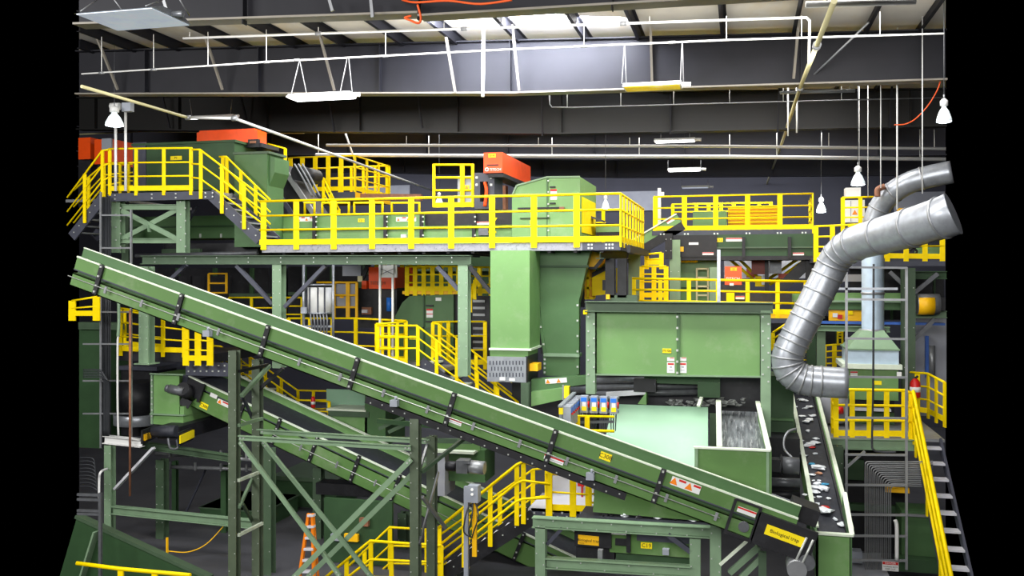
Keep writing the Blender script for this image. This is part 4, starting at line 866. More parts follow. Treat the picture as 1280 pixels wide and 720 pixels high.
def skewplate(x0, y0, x1, y1, vA, vB, h, nm, mt_):
    P0, P1 = A(x0, y0, vA), A(x1, y1, vB); t.add(nm, MB().prism([P0, P1, P1 + V3((0, 0, -h)), P0 + V3((0, 0, -h))], V3((.05, 0, 0))), mt_)
skewplate(176, 538, 192, 532, 20.2, 21.4, .34, 'side_plate', 'black'); skewplate(222, 541, 240, 533, 20.1, 21.4, .34, 'side_plate', 'black')
skewplate(223.3, 544.5, 241, 537, 20.1, 21.35, .2, 'sign_plate', 'yellow_sign'); skewplate(179, 543, 189, 539, 20.3, 21.2, .16, 'sign_plate', 'amber_sign')
t.add('hose_loop', MB().tube(curve([A(210, 548, 20.3), A(213, 560, 20.2), A(222, 560, 20.2), A(221, 550, 20.3)]), .03, 6), 'motor'); t.done()
# ---- lower left frame
beam('beam', 'white topped beam end under the black belt at the lower left', A(131, 549, 20.5), A(178, 554, 20.5), .2, .2, 'white', 'beam')
beam('beam', 'pale green beam continuing right from the white beam end, under the black belt', A(178, 556, 20.9), A(300, 574, 20.9), .16, .2, 'green_frame_dark', 'beam')
column('pale green column at the lower left under the white beam end', 137.5, 556, 20.5, .2, .2, bolts=6)
column('far green column at the lower left with the yellow chain post beside it', 203, 574, 21.6, .24, .24, 'green_frame_dark', bolts=4)
column('dim green column far behind the lower left frame', 219, 576, 24, .14, .14, 'green_deep', bolts=0)
column('dark column between the paired columns and the level beam at the lower left', 281, 582, 22.5, .16, .16, 'green_deep', bolts=0)
column('green column immediately right of the left column pair', 336, 560, 19.6, .24, .24, 'green_frame_dark', bolts=5)
beam('brace', 'white slanted brace from the white beam down to the left column', A(192, 560, 20.6), A(144, 611, 20.6), .06, .14, 'panel_white', 'brace', 'box')
beam('beam', 'level green beam between the lower left column and the paired columns', A(141, 637, 20.5), A(318, 655, 20.5), .2, .2, 'green_frame', 'beam')
for k, (y0, y1, dv) in enumerate(((567, 571, 0), (575, 583, .4))):
    m = MB().tube([A(195, y0 + (8 if k else 0), 21.9 + dv), A(320, y1 + 4, 21.9 + dv)], .05, 8)
    for j in range(4): m.bar(A(212 + j * 32, y0 + 4 + (8 if k else 0) + j, 21.8 + dv), A(212 + j * 32, y0 - 6 + (8 if k else 0) + j, 21.8 + dv), .05, .04)
    one('pipe_run', m, 'steel', ['upper pale pipe running under the black belt at the lower left', 'lower pale pipe running under the black belt at the lower left'][k], 'pipe')
beam('brace', 'thin dark diagonal rod behind the level beam at the lower left', A(258, 585, 23), A(212, 685, 23), .04, .05, 'slate', 'brace', 'box')
m = MB()
for j in range(6): m.tube(curve([A(104 + j * .0, 462 + j * 2.0, 20.2), A(122 + j * .6, 462 + j * 2.0, 20.2), A(128 + j * 1.2, 465 + j * 2, 20.2), A(129.5 + j * 1.3, 474 + j * 2, 20.3), A(129.5 + j * 1.3, 545, 20.4)]), .014, 6)
one('cable_bundle', m, 'cable', 'bundle of dark cables bending down at the left edge beside the cable ladder', 'cables', kind='stuff')
m = MB()
for j in range(9): m.tube(curve([A(100, 572 + j * 4.5, 19.9), A(112, 572 + j * 4.5, 19.9), A(118 + j * .4, 577 + j * 4.5, 19.9), A(119 + j * .4, 600 + j * 3, 20)]), .014, 6)
one('cable_bundle', m, 'cable', 'bundle of dark cables below the left end of the white beam', 'cables', kind='stuff')
m = MB().tube(curve([A(148, 420, 20.4), A(147, 432, 20.4), A(147, 500, 20.4), A(148, 545, 20.4)]), .026, 8); one('conduit', m, 'pipe_white', 'bright vertical conduit beside the cable ladder at the left', 'conduit')
m = MB().tube(curve([A(148, 370, 20.5), A(148.5, 400, 20.5), A(147.5, 421, 20.4)]), .04, 8); one('conduit', m, 'green_frame', 'pale green conduit just below the huge conveyor at the left', 'conduit')
m = MB().tube([A(162.5, 388, 20.3), A(162.5, 620, 20.3)], .03, 8); one('conduit', m, 'rust', 'rusty brown vertical conduit left of the chute box', 'conduit')
m = MB().tube(curve([A(124, 625, 19.8), A(124, 600, 19.8), A(126, 590, 19.8), A(134, 586, 20.3)]), .03, 8); one('conduit', m, 'pipe_white', 'bright bent conduit left of the lower left column', 'conduit')
t = T('motor_ring', 'wide shiny steel ring behind the cable ladder left of the chute box', 'steel ring'); c = A(172, 530, 22.6); t.add('band', MB().lathe(c, [(.62, 0), (.64, .02), (.64, .28), (.62, .3)], 24), 'galv'); t.add('drum', MB().lathe(c + V3((0, 0, .3)), [(.55, 0), (.55, .9)], 20), 'black'); t.done()
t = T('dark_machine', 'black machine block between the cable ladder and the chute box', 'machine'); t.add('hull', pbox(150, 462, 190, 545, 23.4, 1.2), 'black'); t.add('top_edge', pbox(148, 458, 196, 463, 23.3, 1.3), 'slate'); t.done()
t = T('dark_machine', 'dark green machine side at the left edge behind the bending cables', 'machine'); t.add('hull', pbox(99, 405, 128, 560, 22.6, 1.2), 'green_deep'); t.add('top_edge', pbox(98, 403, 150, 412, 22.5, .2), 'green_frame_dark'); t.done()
# yellow post with chain
t = T('barrier_post', 'short yellow post with a drooping yellow rope at the lower left', 'barrier post'); c = V3((U(209, 20.2), 20.2, .35))
t.add('post', MB().bar(A(209, 700, 20.2), A(209, 672, 20.2), .045, .045), 'amber_sign'); t.add('rope', MB().tube(curve([A(211, 689, 20.2), A(235, 690, 20.3), A(258, 680, 20.4), A(280, 657, 20.6)]), .014, 6), 'amber_sign'); t.add('foot', pbox(206, 699, 216, 704, 20.1, .2), 'panel_white'); t.done()
# bottom left: green conveyor, rack, rail
t = T('inclined_conveyor', 'dark green conveyor side at the bottom left corner with a pale slanted strut', 'conveyor'); v0 = 17.2
P0, P1 = A(96, 647, v0), A(262, 724, v0); dd = (P1 - P0).normalized(); n2 = V3((-dd.z, 0, dd.x)); 
t.add('side_panel', slab(P0, P1, n2, -1.9, 0, v0, v0 + .05), 'green_deep'); t.add('top_edge', slab(P0, P1, n2, 0, .07, v0 - .08, v0 + .12), 'green_frame_dark'); t.add('strut', MB().bar(A(121, 664, v0 - .08), A(103, 722, v0 - .08), .04, .22), 'green_frame'); t.done()
t = T('pipe_rack', 'dark grey upright rack post with level bars at the bottom left', 'rack'); v0 = 16.6
t.add('post', MB().bar(A(125.5, 616, v0), A(125.5, 724, v0), .06, .06), 'motor')
for y in (618, 624, 638, 642): t.add('arm', MB().bar(A(97, y, v0), A(127, y + 1, v0), .05, .05), 'motor')
t.done()
railpx('bright yellow handrail at the very bottom left corner', [(96, 704, 765, 15.2), (150, 711, 768, 15.2), (238, 719, 775, 15.2)], [0, 1], pw=.12, toe=False, nmid=1, ends=False, r=.04)
# ================= enclosure, feeder, pale panel (centre right)
vE = 19.6
t = T('enclosure', 'big light green rectangular enclosure with a middle seam and warning stickers', 'machine')
t.add('front_panel', pbox(743, 388, 847, 468, vE, .05), 'green'); t.add('front_panel', pbox(849, 388, 953, 471, vE, .05), 'green')
t.add('right_wall', MB().box((U(953, vE) - .05, vE, Z(900, 470, vE)), (U(953, vE), vE + 2.6, Z(900, 388, vE))), 'green'); t.add('left_wall', MB().box((U(743, vE), vE, Z(760, 468, vE)), (U(743, vE) + .05, vE + 2.6, Z(760, 388, vE))), 'green')
t.add('back_wall', pbox(743, 392, 953, 480, vE + 2.6, .05), 'green_deep')
m = MB().bar(A(848, 388, vE - .02), A(848, 471, vE - .02), .07, .05)
for j in range(6): m.bolt(A(846.5, 396 + j * 14, vE - .045), .022)
t.add('seam', m, ['green_dark', 'bolt']); t.add('gusset', MB().prism([A(838, 389, vE - .03), A(858, 389, vE - .03), A(848, 394, vE - .03)], V3((0, .03, 0))), 'green_frame')
t.add('bottom_lip', MB().bar(A(743, 468, vE - .03), A(953, 471, vE - .03), .08, .03), 'green_frame')
sign(t, 833.5, 438.5, vE, 11, 5.5, 'yellow_sign', 'M106', .62)
for x in (838.5, 853.5):
    sign(t, x, 449, vE, 9, 4.5, 'white', band=[(.15, .35, .6, .2, 'ink_red')], name='warning_label'); sign(t, x, 459.5, vE, 9.5, 13.5, 'white', band=[(0, .33, .8, .16, 'ink_red'), (0, .05, .3, .12, 'grey_box'), (0, -.25, .5, .06, 'grey_box')], name='warning_label')
t.done()
t = T('steel_trestle', 'sage green beam and post frame around the big light green enclosure', 'frame')
t.add('top_beam', MB().ibeam(A(732, 383, vE - .1), A(966, 385, vE - .1), .22, .3), 'green_frame_dark')
for x, y1 in ((739, 492), (957, 545)):
    m = MB().ibeam(A(x, 388, vE - .02), A(x, y1, vE - .02), .2, .2)
    for j in range(10): m.bolt(A(x + (3.5 if j % 2 else -3.5), 396 + j * 9, vE - .12), .016)
    t.add('post', m, ['green_frame', 'bolt'])
t.add('corner_gusset', MB().prism([A(945, 390, vE - .06), A(952, 390, vE - .06), A(952, 396, vE - .06)], V3((0, .04, 0))), 'green_frame'); t.add('cap_plate', pbox(729, 388, 734, 393, vE - .2, .1), 'yellow')
t.add('back_beam', MB().ibeam(A(735, 383, vE + 2.7), A(966, 385, vE + 2.7), .2, .2), 'green_frame_dark'); t.done()
t = T('roller_machine', 'black machine throat with litter under the big enclosure', 'machine'); v0 = vE + .5
t.add('throat', pbox(744, 470, 958, 515, v0 + .6, 1.6), 'black'); t.add('cross_beam', pbox(805, 470, 900, 480, v0, .25), 'green_deep'); t.add('hanger', pbox(872, 478, 900, 497, v0 - .1, .2), 'green_deep'); t.add('pale_rail', MB().bar(A(758, 493, v0), A(807, 490, v0), .1, .1), 'panel_white'); t.add('slant_plate', MB().prism([A(797, 505, v0 - .1), A(808, 490, v0 - .1), A(808, 506, v0 - .1)], V3((0, .4, 0))), 'green')
for j in range(3): t.add('shaft', MB().tube([A(745, 476 + j * 8, v0 + .3), A(875, 474 + j * 8, v0 + .3)], .07, 10), 'motor')
t.add('end_block', pbox(792, 474, 820, 490, v0 - .1, .3), 'black'); t.done()
t = T('chute_wall', 'dark green angled chute wall between the dark chute and the enclosure post', 'chute'); v0 = 20.6
t.add('upper_band', MB().prism([A(664, 490, v0), A(734, 480, v0), A(734, 470, v0), A(664, 474, v0)], V3((0, .3, 0))), 'green_dark'); t.add('lower_band', MB().prism([A(664, 508, v0 - .2), A(705, 499, v0 - .2), A(705, 485, v0 - .2), A(664, 490, v0 - .2)], V3((0, .3, 0))), 'green'); t.add('post', MB().ibeam(A(657, 478, v0 - .3), A(657, 515, v0 - .3), .18, .18), 'green_frame_dark')
sign(t, 695, 476, v0, 27, 6, 'white', tris=[(-.38, 0, .8), (.12, 0, .8)], ang=6, name='warning_label'); t.add('shaft', MB().tube([A(690, 490, v0 + .5), A(790, 482, v0 + .5)], .08, 10), 'motor'); t.add('dark_back', pbox(640, 478, 745, 540, v0 + 1.0, .5), 'black'); t.done()

# ---- feeder trough
t = T('feeder_trough', 'open green vibrating trough with a streaked shiny steel bed coming out under the enclosure', 'feeder')
vb, vf = 19.9, 17.2
fz1, fz0 = Z(915, 562, vf), Z(915, 626, vf); ul, ur = U(869, vf), U(961, vf)
zt = Z(930, 503, vb)
t.add('front_box', MB().box((ul, vf, fz0), (ur, vf + .06, fz1)), 'green_mid'); t.add('front_lip', MB().box((ul - .03, vf - .06, fz1), (ur + .03, vf + .06, fz1 + .03)), 'edge')
t.add('corner_strip', MB().bar(V3((ur - .02, vf - .02, fz0)), V3((ur - .02, vf - .02, fz1)), .05, .03), 'green_frame'); t.add('corner_strip', MB().bar(V3((ul + .02, vf - .02, fz0)), V3((ul + .02, vf - .02, fz1)), .06, .03), 'green_frame')
def wall4(P, th): return MB().prism(P, V3((th, 0, 0)))
ulb, urb = U(898, vb), U(947, vb)
uli = U(899, vf)
t.add('right_wall', wall4([V3((ur, vf + .06, fz0)), V3((urb, vb, zt - .6)), V3((urb, vb, zt)), V3((ur, vf + .06, fz1))], .05), 'green'); t.add('right_wall_edge', MB().bar(V3((ur, vf, fz1 + .02)), V3((urb, vb, zt + .02)), .09, .04), 'edge')
t.add('left_wall', wall4([V3((uli, vf + .06, fz0)), V3((ulb, vb, zt - .6)), V3((ulb, vb, zt)), V3((uli, vf + .06, fz1))], .05), 'green'); t.add('left_wall_edge', MB().bar(V3((uli, vf + .1, fz1 + .02)), V3((ulb, vb, zt + .02)), .1, .04), 'edge')
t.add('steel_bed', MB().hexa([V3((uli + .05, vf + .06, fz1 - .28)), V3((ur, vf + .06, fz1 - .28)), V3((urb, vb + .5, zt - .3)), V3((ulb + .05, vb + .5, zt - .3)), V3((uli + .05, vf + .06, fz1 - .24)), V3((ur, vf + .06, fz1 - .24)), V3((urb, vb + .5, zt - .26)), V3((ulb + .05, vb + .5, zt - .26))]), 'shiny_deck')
t.add('side_wall', MB().box((ul, vf + .06, fz0), (ul + .05, vf + .5, fz1 - .1)), 'green_dark')
t.add('slanted_stay', MB().bar(A(873, 508, vb - .2), A(877, 497, vb), .07, .05), 'edge')
t.add('lower_skirt', MB().prism([A(962, 616, vf + .15), A(992, 627, vf + .15), A(1000, 648, vf + .15), A(962, 636, vf + .15)], V3((0, .03, 0))), 'concrete_wall'); t.done()
t = T('cover_sheet', 'large pale mint sheet panel sloping down behind the huge conveyor', 'panel')
c = [A(765, 505, 20.0), A(885, 509, 20.0), A(885, 606, 18.7), A(746, 604, 18.7)]
k3 = A(746, 604, 18.) - V3((0, 0, CAMZ)); nn = (c[1] - c[0]).cross(c[2] - c[0]); c[3] = V3((0, 0, CAMZ)) + k3 * ((c[0] - V3((0, 0, CAMZ))).dot(nn) / k3.dot(nn))
n_ = (c[1] - c[0]).cross(c[3] - c[0]).normalized(); n_ = n_ if n_.y > 0 else -n_
t.add('shaded_lower_sheet', MB().prism([A(744, 603, 18.72), A(885, 605, 18.72), A(885, 652, 18.65), A(741, 640, 18.65)], V3((0, .05, 0))), 'green_mid', label='lower sheet in green darkened for shade'); t.add('sheet', MB().prism(c, n_ * .05), 'mint'); t.add('side_wall', MB().prism([c[0] + n_ * .05, c[3] + n_ * .05, V3((c[0].x, c[0].y, c[3].z))], V3((.05, 0, 0))), 'green_dark'); t.done()  # lower part of the sheet: darker green holds the shade under the conveyor

# ---- electrical switches
t = T('switch_rack', 'steel rack of grey switch boxes with blue and yellow faces left of the pale panel', 'electrical box'); v0 = 18.9
for y in (496.5, 514.5): t.add('rack_bar', MB().bar(A(721, y, v0 + .1), A(774, y, v0 + .1), .04, .05), 'galv')
for j, (x, y) in enumerate(((730, 505), (742.5, 505.5), (754.5, 506), (767, 506.5))):
    P = t.add('switch_box', pbox(x - 4.8, y - 10, x + 4.4, y + 11, v0 - .12, .16), 'grey_box')
    t.add('blue_face', pbox(x - 4, y - 8, x + 3.2, y - 3, v0 - .135, .02), 'blue', P); t.add('white_face', pbox(x - 2.4, y - 2.5, x + 2.4, y + 3, v0 - .135, .02), 'white', P); t.add('yellow_face', pbox(x - 3, y + 3, x + 3, y + 8.5, v0 - .135, .02), 'yellow_sign', P)
    t.add('lever', MB().tube([A(x + 5.5, y + 4, v0 - .1), A(x + 5.5, y - 3, v0 - .14)], .018, 6), 'red', P)
    for k in range(3): t.add('cable', MB().tube(curve([A(x - 3 + k * 3, y + 11, v0 - .04), A(x - 3.2 + k * 3, y + 20, v0 - .03), A(x - 3 + k * 2.6, y + 32, v0)]), .012, 5), 'cable', P)
t.done()
t = T('switch_row', 'row of narrow grey and blue switch boxes receding toward the enclosure post', 'electrical box')
for j in range(7):
    vj = 17.9 + j * .22; x0 = 703.5 + j * 2.4; y0 = 514 - j * 2.1
    P = t.add('switch_box', MB().box((U(x0, vj), vj, Z(x0, y0 + 22 - j * .5, vj)), (U(x0, vj) + .16, vj + .17, Z(x0, y0 - 6, vj))), 'grey_box')
    ux = U(x0, vj) + .16
    t.add('blue_face', MB().box((ux, vj + .02, Z(x0, y0 + 2, vj)), (ux + .01, vj + .15, Z(x0, y0 - 4, vj))), 'blue', P); t.add('red_lever', MB().box((ux, vj + .06, Z(x0, y0 + 4.5, vj)), (ux + .04, vj + .1, Z(x0, y0 + 2.5, vj))), 'red', P)
t.add('end_unit', pbox(698.5, 510, 703.5, 518, 17.85, .2), 'yellow_sign'); t.add('end_post', MB().bar(A(701, 518, 17.9), A(702, 540, 17.9), .06, .06), 'galv'); t.add('top_bar', MB().bar(A(700, 508, 17.8), A(718, 491, 19.4), .08, .04), 'galv'); t.done()
t = T('signal_post', 'yellow box on a short post behind the row of switch boxes', 'post'); v0 = 19.6; t.add('box_body', pbox(705, 483, 711, 498, v0, .14), 'yellow_sign'); t.add('back_bar', MB().bar(A(704, 481, v0 + .15), A(704, 500, v0 + .15), .04, .04), 'galv'); t.done()
railpx('yellow guardrail bent round below the switch boxes', [(708, 534, 560, 18.4), (721, 520, 548, 18.75), (768, 521, 548, 18.75)], [1, 0], nmid=0, toe=False, ends=False, pw=.12)
t = T('rail_bar', 'yellow lower rail bar with grey bars below the switch boxes', 'guardrail'); t.add('bar', MB().tube([A(728, 538, 18.75), A(768, 539, 18.75)], .03, 8), 'yellow'); t.add('grey_bar', MB().bar(A(722, 528, 18.8), A(768, 527, 18.8), .05, .05), 'motor'); t.add('post', MB().bar(A(734, 545, 18.7), A(734, 521, 18.7), .1, .04), 'yellow'); t.done()

# ================= lower centre: frame, conveyor C19, stair
vF = 17.6
t = T('steel_trestle', 'sage green beam frame standing below the lower end of the huge conveyor', 'frame')
def addm(nm, p_, q_, h, w_, mt_='green_frame', b=6):
    m = MB().ibeam(p_, q_, h, w_); dd = (q_ - p_)
    for j in range(b):
        c_ = p_.lerp(q_, (j + .5) / b)
        m.bolt(c_ + (V3((.07 if j % 2 else -.07, -h / 2, 0)) if abs(dd.normalized().z) > .7 else V3((0, -w_ / 2, (.3 if j % 2 else -.3) * h))), .011, .012)
    t.add(nm, m, [mt_, 'bolt'])
addm('top_beam', A(666, 652, vF), A(888, 665, vF), .2, .2, b=12)
for x, y, vv in ((676.5, 656, vF), (869, 672, vF + .05), (894.5, 657, vF - .1)): addm('post', A(x, y, vv), V3((U(x, vv), vv, 0)), .2, .2, b=10)
addm('lower_beam', A(683, 703, vF), A(864, 714, vF), .2, .2); t.add('corner_brace', MB().bar(A(703, 660, vF), A(684, 680, vF), .07, .07), 'slate'); t.add('corner_brace', MB().bar(A(835, 668, vF), A(864, 690, vF), .1, .09), 'slate')
t.add('slant_strut', MB().bar(A(912, 716, vF), A(948, 684, vF), .12, .1), 'green_frame'); t.add('slant_strut', MB().bar(A(926, 722, vF), A(950, 698, vF), .1, .1), 'green_frame'); t.add('slant_strut', MB().bar(A(900, 706, vF - .3), A(934, 676, vF - .3), .06, .05), 'edge'); t.done()
column('thin green post under the tail of the huge conveyor', 953, 690, 17.4, .14, .14, 'green_frame_dark', bolts=2)
t = T('flat_conveyor', 'short level green conveyor with a black drive end inside the frame below the huge conveyor', 'conveyor'); v0 = 18.2
t.add('side_panel', pbox(762, 660, 868, 694, v0, .05), 'green_mid'); t.add('recess_strip', pbox(796, 670, 868, 678, v0 - .02, .02), 'slate'); t.add('drive_panel', pbox(718, 660, 764, 684, v0 - .08, .08), 'black')
t.add('bracket', pbox(783, 663, 788, 691, v0 - .1, .1), 'black'); t.add('inner_block', pbox(769, 674, 784, 682, v0 - .06, .06), 'black'); t.add('bed', MB().box((U(720, v0), v0, Z(790, 660, v0)), (U(890, v0), v0 + 1.2, Z(790, 655, v0))), 'rubber')
sign(t, 735.5, 675.5, v0 - .08, 26, 11.5, 'amber_sign', 'Biological trap', .3, ang=-1, lines=[('Notice', -.32, -.34, .14, 'ink')], name='guard_sign'); sign(t, 808, 682, v0, 14, 7.5, 'yellow_sign', 'C19', .7)
sign(t, 773.5, 666, v0 - .06, 21, 5, 'white', band=[(0, .3, 1, .3, 'ink_red')], name='warning_label'); t.add('switch_box', pbox(828, 687, 836, 694, v0 - .12, .12), 'grey_box'); t.add('pan', pbox(770, 695, 868, 706, v0 + .1, .4), 'green_deep'); t.add('frame_foot', pbox(720, 684, 768, 700, v0 + .1, .3), 'black')
t.add('clamp', pbox(747, 688, 753, 706, v0 - .4, .12), 'steel'); t.done()
# sheet floor platform and stair
t = T('platform', 'small landing with dark bolted edge at the top of the lower yellow stair', 'platform'); v0 = 19.6
m = pbox(664, 638, 736, 650, v0, .06)
for j in range(12): m.bolt(A(668 + j * 5.8, 641 + (j % 2) * 5, v0), .02)
t.add('edge_channel', m, ['slate', 'bolt']); t.add('deck', MB().box((U(660, v0), v0, Z(700, 638, v0) - .05), (U(745, v0), v0 + 1.5, Z(700, 638, v0))), 'panel_white'); t.done()
t = T('sheet_screen', 'pale grey sheet standing behind the yellow rail of the lower landing', 'panel'); t.add('sheet', pbox(688, 588, 742, 638, v0 + 1.4, .05), 'panel_white'); t.add('handle_rod', pbox(726.5, 606, 728.5, 632, v0 + 1.3, .04), 'red'); t.add('handle_head', pbox(722, 603, 730, 608, v0 + 1.28, .06), 'red'); t.done()
railpx('orange yellow guardrail on the lower landing in front of the pale sheet', [(686, 592, 638, v0 - .03), (716, 595, 639, v0 - .03), (736, 597, 640, v0 - .03)], [0, 0], nmid=1, pw=.14, toe=True)
railpx('yellow guardrail return at the right of the lower landing below the black angle', [(737, 606, 640, v0), (748, 606, 640, v0 + 1.2)], [0], pw=.14)
railpx('near yellow handrail of the lower stair rising right to the landing', [(548, 660, 728, 19.5), (646, 581, 650, 19.5), (654, 577, 648, 19.5), (688, 588, 640, 19.5)], [2, 0, 0], toe=False, pw=.1, r=.035)
railpx('far yellow handrail of the lower stair rising right to the landing', [(545, 672, 735, 20.7), (666, 587, 640, 20.7), (684, 585, 638, 20.7)], [2, 0], toe=False, pw=.1)
stair('black lower stair with white treads rising right to the landing', A(668, 645, 19.6), A(545, 724, 19.6), (0, 1.0, 0), 8, 'black', 'panel_white', h=.32)
railpx('near yellow handrail at the foot of the lower stair, level then dropping to the left', [(404, 724, 790, 19.4), (463, 676, 745, 19.4), (516, 680, 745, 19.4), (552, 682, 745, 19.4)], [1, 1, 0], toe=False, pw=.1, r=.035)
railpx('far yellow handrail at the foot of the lower stair, one step behind', [(425, 718, 780, 20.6), (487, 659, 728, 20.6), (534, 662, 728, 20.6)], [1, 0], toe=False, pw=.1, r=.03)
t = T('control_station', 'grey box on a grey post beside the yellow stair rail', 'control box'); v0 = 18.4
t.add('post', MB().bar(A(583, 722, v0), A(583, 608, v0), .09, .09), 'grey_box'); t.add('box_body', MB().box((U(586, v0), v0 - .1, Z(590, 627, v0)), (U(599, v0), v0 + .12, Z(590, 606, v0))), 'grey_box'); t.add('yellow_strip', pbox(590, 628, 595.5, 696, v0 + .05, .05), 'amber_sign')
for k in range(3): t.add('cable', MB().tube(curve([A(588 + k * 3, 627, v0), A(582 + k * 8, 645, v0 - .1), A(580 + k * 6, 665, v0 - .08), A(590, 672, v0)]), .016, 6), 'cable')
for y in (612, 618): t.add('button', MB().tube([A(590, y, v0 - .1), A(590, y, v0 - .14)], .03, 10), 'white')
t.done()
t = T('gear_motor', 'silver grey gear motor under the middle of the huge conveyor', 'motor'); v0 = 18.6
t.add('motor_body', MB().tube([A(584, 583, v0), A(606, 585, v0)], .14, 14), 'steel'); t.add('gear_case', pbox(570, 576, 584, 592, v0 - .15, .3), 'motor'); t.add('end_cap', MB().tube([A(558, 582, v0), A(571, 583, v0)], .11, 12), 'black'); t.add('terminal_box', pbox(578, 576, 586, 580, v0 - .2, .15), 'motor'); t.done()
t = T('hopper', 'dark green hopper with a pale inner face behind the huge conveyor in the centre', 'hopper'); v0 = 23.4
t.add('upper_wall', pbox(408, 487, 456, 512, v0 + .8, .05), 'mint'); t.add('lip', pbox(408, 511.5, 457, 514, v0 - .05, .9), 'edge'); t.add('lower_shell', pbox(414, 521, 459, 556, v0, 1.1), 'green'); t.add('rim', pbox(410, 514, 461, 521, v0 - .03, 1.2), 'green_frame_dark')
t.add('right_wall', MB().box((U(456, v0), v0, Z(440, 556, v0)), (U(456, v0) + .6, v0 + 1.5, Z(440, 490, v0))), 'green_dark'); t.done()
t = T('truss', 'dark green trussed frame between the hopper and the right column pair', 'frame'); v0 = 19.5
t.add('chord', MB().bar(A(472, 526, v0), A(560, 534, v0), .1, .1), 'green_deep'); t.add('chord', MB().bar(A(472, 548, v0), A(590, 552, v0), .1, .1), 'green_frame_dark'); t.add('diagonal', MB().bar(A(474, 536, v0), A(503, 522, v0), .08, .08), 'green_frame_dark'); t.add('diagonal', MB().bar(A(486, 540, v0), A(512, 528, v0), .08, .08), 'green_frame_dark'); t.add('plate', pbox(546, 552, 600, 562, v0 + .4, .1), 'green'); t.done()
t = T('vertical_chute', 'pale cylinder-sided green chute behind the right column pair', 'chute'); v0 = 20.4
t.add('shell', pbox(545, 566, 556, 620, v0, .8), 'concrete_wall'); t.add('green_wall', pbox(556, 562, 606, 602, v0 + .3, .9), 'green_dark'); t.add('rim', pbox(543, 564, 592, 567, v0 - .05, 1.0), 'edge'); t.done()
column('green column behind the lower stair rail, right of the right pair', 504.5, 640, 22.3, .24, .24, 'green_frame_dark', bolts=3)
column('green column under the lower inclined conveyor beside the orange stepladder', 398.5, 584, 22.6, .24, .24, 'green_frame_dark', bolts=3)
t = T('stepladder', 'orange stepladder with pale steps standing at the bottom left of the centre', 'ladder'); v0 = 18.6
zf = 0.
for dx, x0 in ((0, 374), (8, 389.5)):
    t.add('rail', MB().bar(A(386 + dx * .6, 642, v0), A(x0 + (0 if dx == 0 else 3), 724, v0), .06, .08), 'ladder_orange')
for j in range(6):
    f_ = j / 6; t.add('step', MB().bar(A(385.5 - f_ * 9, 644 + j * 14, v0), A(393 - f_ * .5, 644 + j * 14, v0), .12, .05), 'panel_white')
t.add('back_rail', MB().bar(A(392, 644, v0 + .1), A(398, 724, v0 + .9), .05, .05), 'ladder_orange'); t.done()
t = T('control_cabinet', 'small orange and yellow panels in the shade under the lower inclined conveyor', 'panel'); v0 = 20.6
t.add('orange_panel', pbox(449, 648, 460, 658, v0, .1), 'rust'); t.add('yellow_panel', pbox(430, 668, 447, 677, v0, .1), 'amber_sign'); t.add('grey_panel', pbox(413, 668, 424, 676, v0, .1), 'grey_box'); t.add('backboard', pbox(405, 625, 490, 705, v0 + .15, .1), 'green_deep'); t.done()
beam('beam', 'dark arched guard under the lower inclined conveyor', A(400, 608, 22.4), A(470, 612, 22.4), .3, .5, 'black', 'machine guard', 'box')
t = T('floor_bin', 'dark green box on the floor at the lower left between the columns', 'bin'); t.add('body', MB().box((U(250, 23), 23, 0), (U(330, 23), 25, .5)), 'green_deep'); t.add('rim', MB().box((U(250, 23) - .03, 22.97, .46), (U(330, 23) + .03, 25.03, .5)), 'green_frame_dark'); t.done()
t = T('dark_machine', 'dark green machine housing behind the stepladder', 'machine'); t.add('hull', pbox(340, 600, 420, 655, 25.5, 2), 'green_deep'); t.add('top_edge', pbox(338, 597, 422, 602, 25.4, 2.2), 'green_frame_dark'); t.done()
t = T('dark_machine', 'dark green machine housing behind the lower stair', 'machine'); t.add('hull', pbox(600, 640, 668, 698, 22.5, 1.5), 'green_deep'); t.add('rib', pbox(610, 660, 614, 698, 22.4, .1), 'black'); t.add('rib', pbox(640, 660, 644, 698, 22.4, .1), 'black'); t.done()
# ================= right side: walkways, ducts, litter conveyor, right platform
v = 27.0; zd = Z(917, 287.5, v)
t = T('platform', 'right upper walkway with a dark bolted edge', 'platform'); m = MB().box((U(815, v), v - .02, zd - .13), (U(1018, v), v + .05, zd))
for x in (826, 830, 856, 860, 893, 897, 933, 937, 972, 976, 1003, 1007): m.bolt(V3((U(x, v), v - .02, zd - .1)), .022)
t.add('edge_channel', m, ['slate', 'bolt']); t.add('deck', MB().box((U(815, v), v + .05, zd - .07), (U(1018, v), v + 3.2, zd)), 'black'); t.done()
ua, ub = U(817, v), U(1016, v); hh = 43.5 * MPP(917, v)
rail('long yellow guardrail on the right upper walkway', [(V3((ua, v, zd)), V3((ua, v, zd + hh))), (V3((ub, v, zd)), V3((ub, v, zd + hh))), (V3((ub + .1, v + 2.8, zd)), V3((ub + .1, v + 2.8, zd + hh)))], [4, 1], pw=.14)
rail('yellow back guardrail of the right upper walkway seen through the front one', [(V3((ua + .3, v + 3, zd)), V3((ua + .3, v + 3, zd + hh))), (V3((ub - 1.0, v + 3, zd)), V3((ub - 1.0, v + 3, zd + hh)))], [7], nmid=3, pw=.1)
t = T('flat_conveyor', 'green machine bed on the right upper walkway behind the rail', 'conveyor'); t.add('side_panel', pbox(866, 264, 908, 284, v + 1.4, 1.2), 'green'); t.add('slat_panel', pbox(910, 258, 972, 284, v + 1.6, .1), 'amber_sign')
for j in range(6): t.add('slat', pbox(910, 259 + j * 4.4, 972, 261 + j * 4.4, v + 1.5, .06), 'yellow')
t.done()
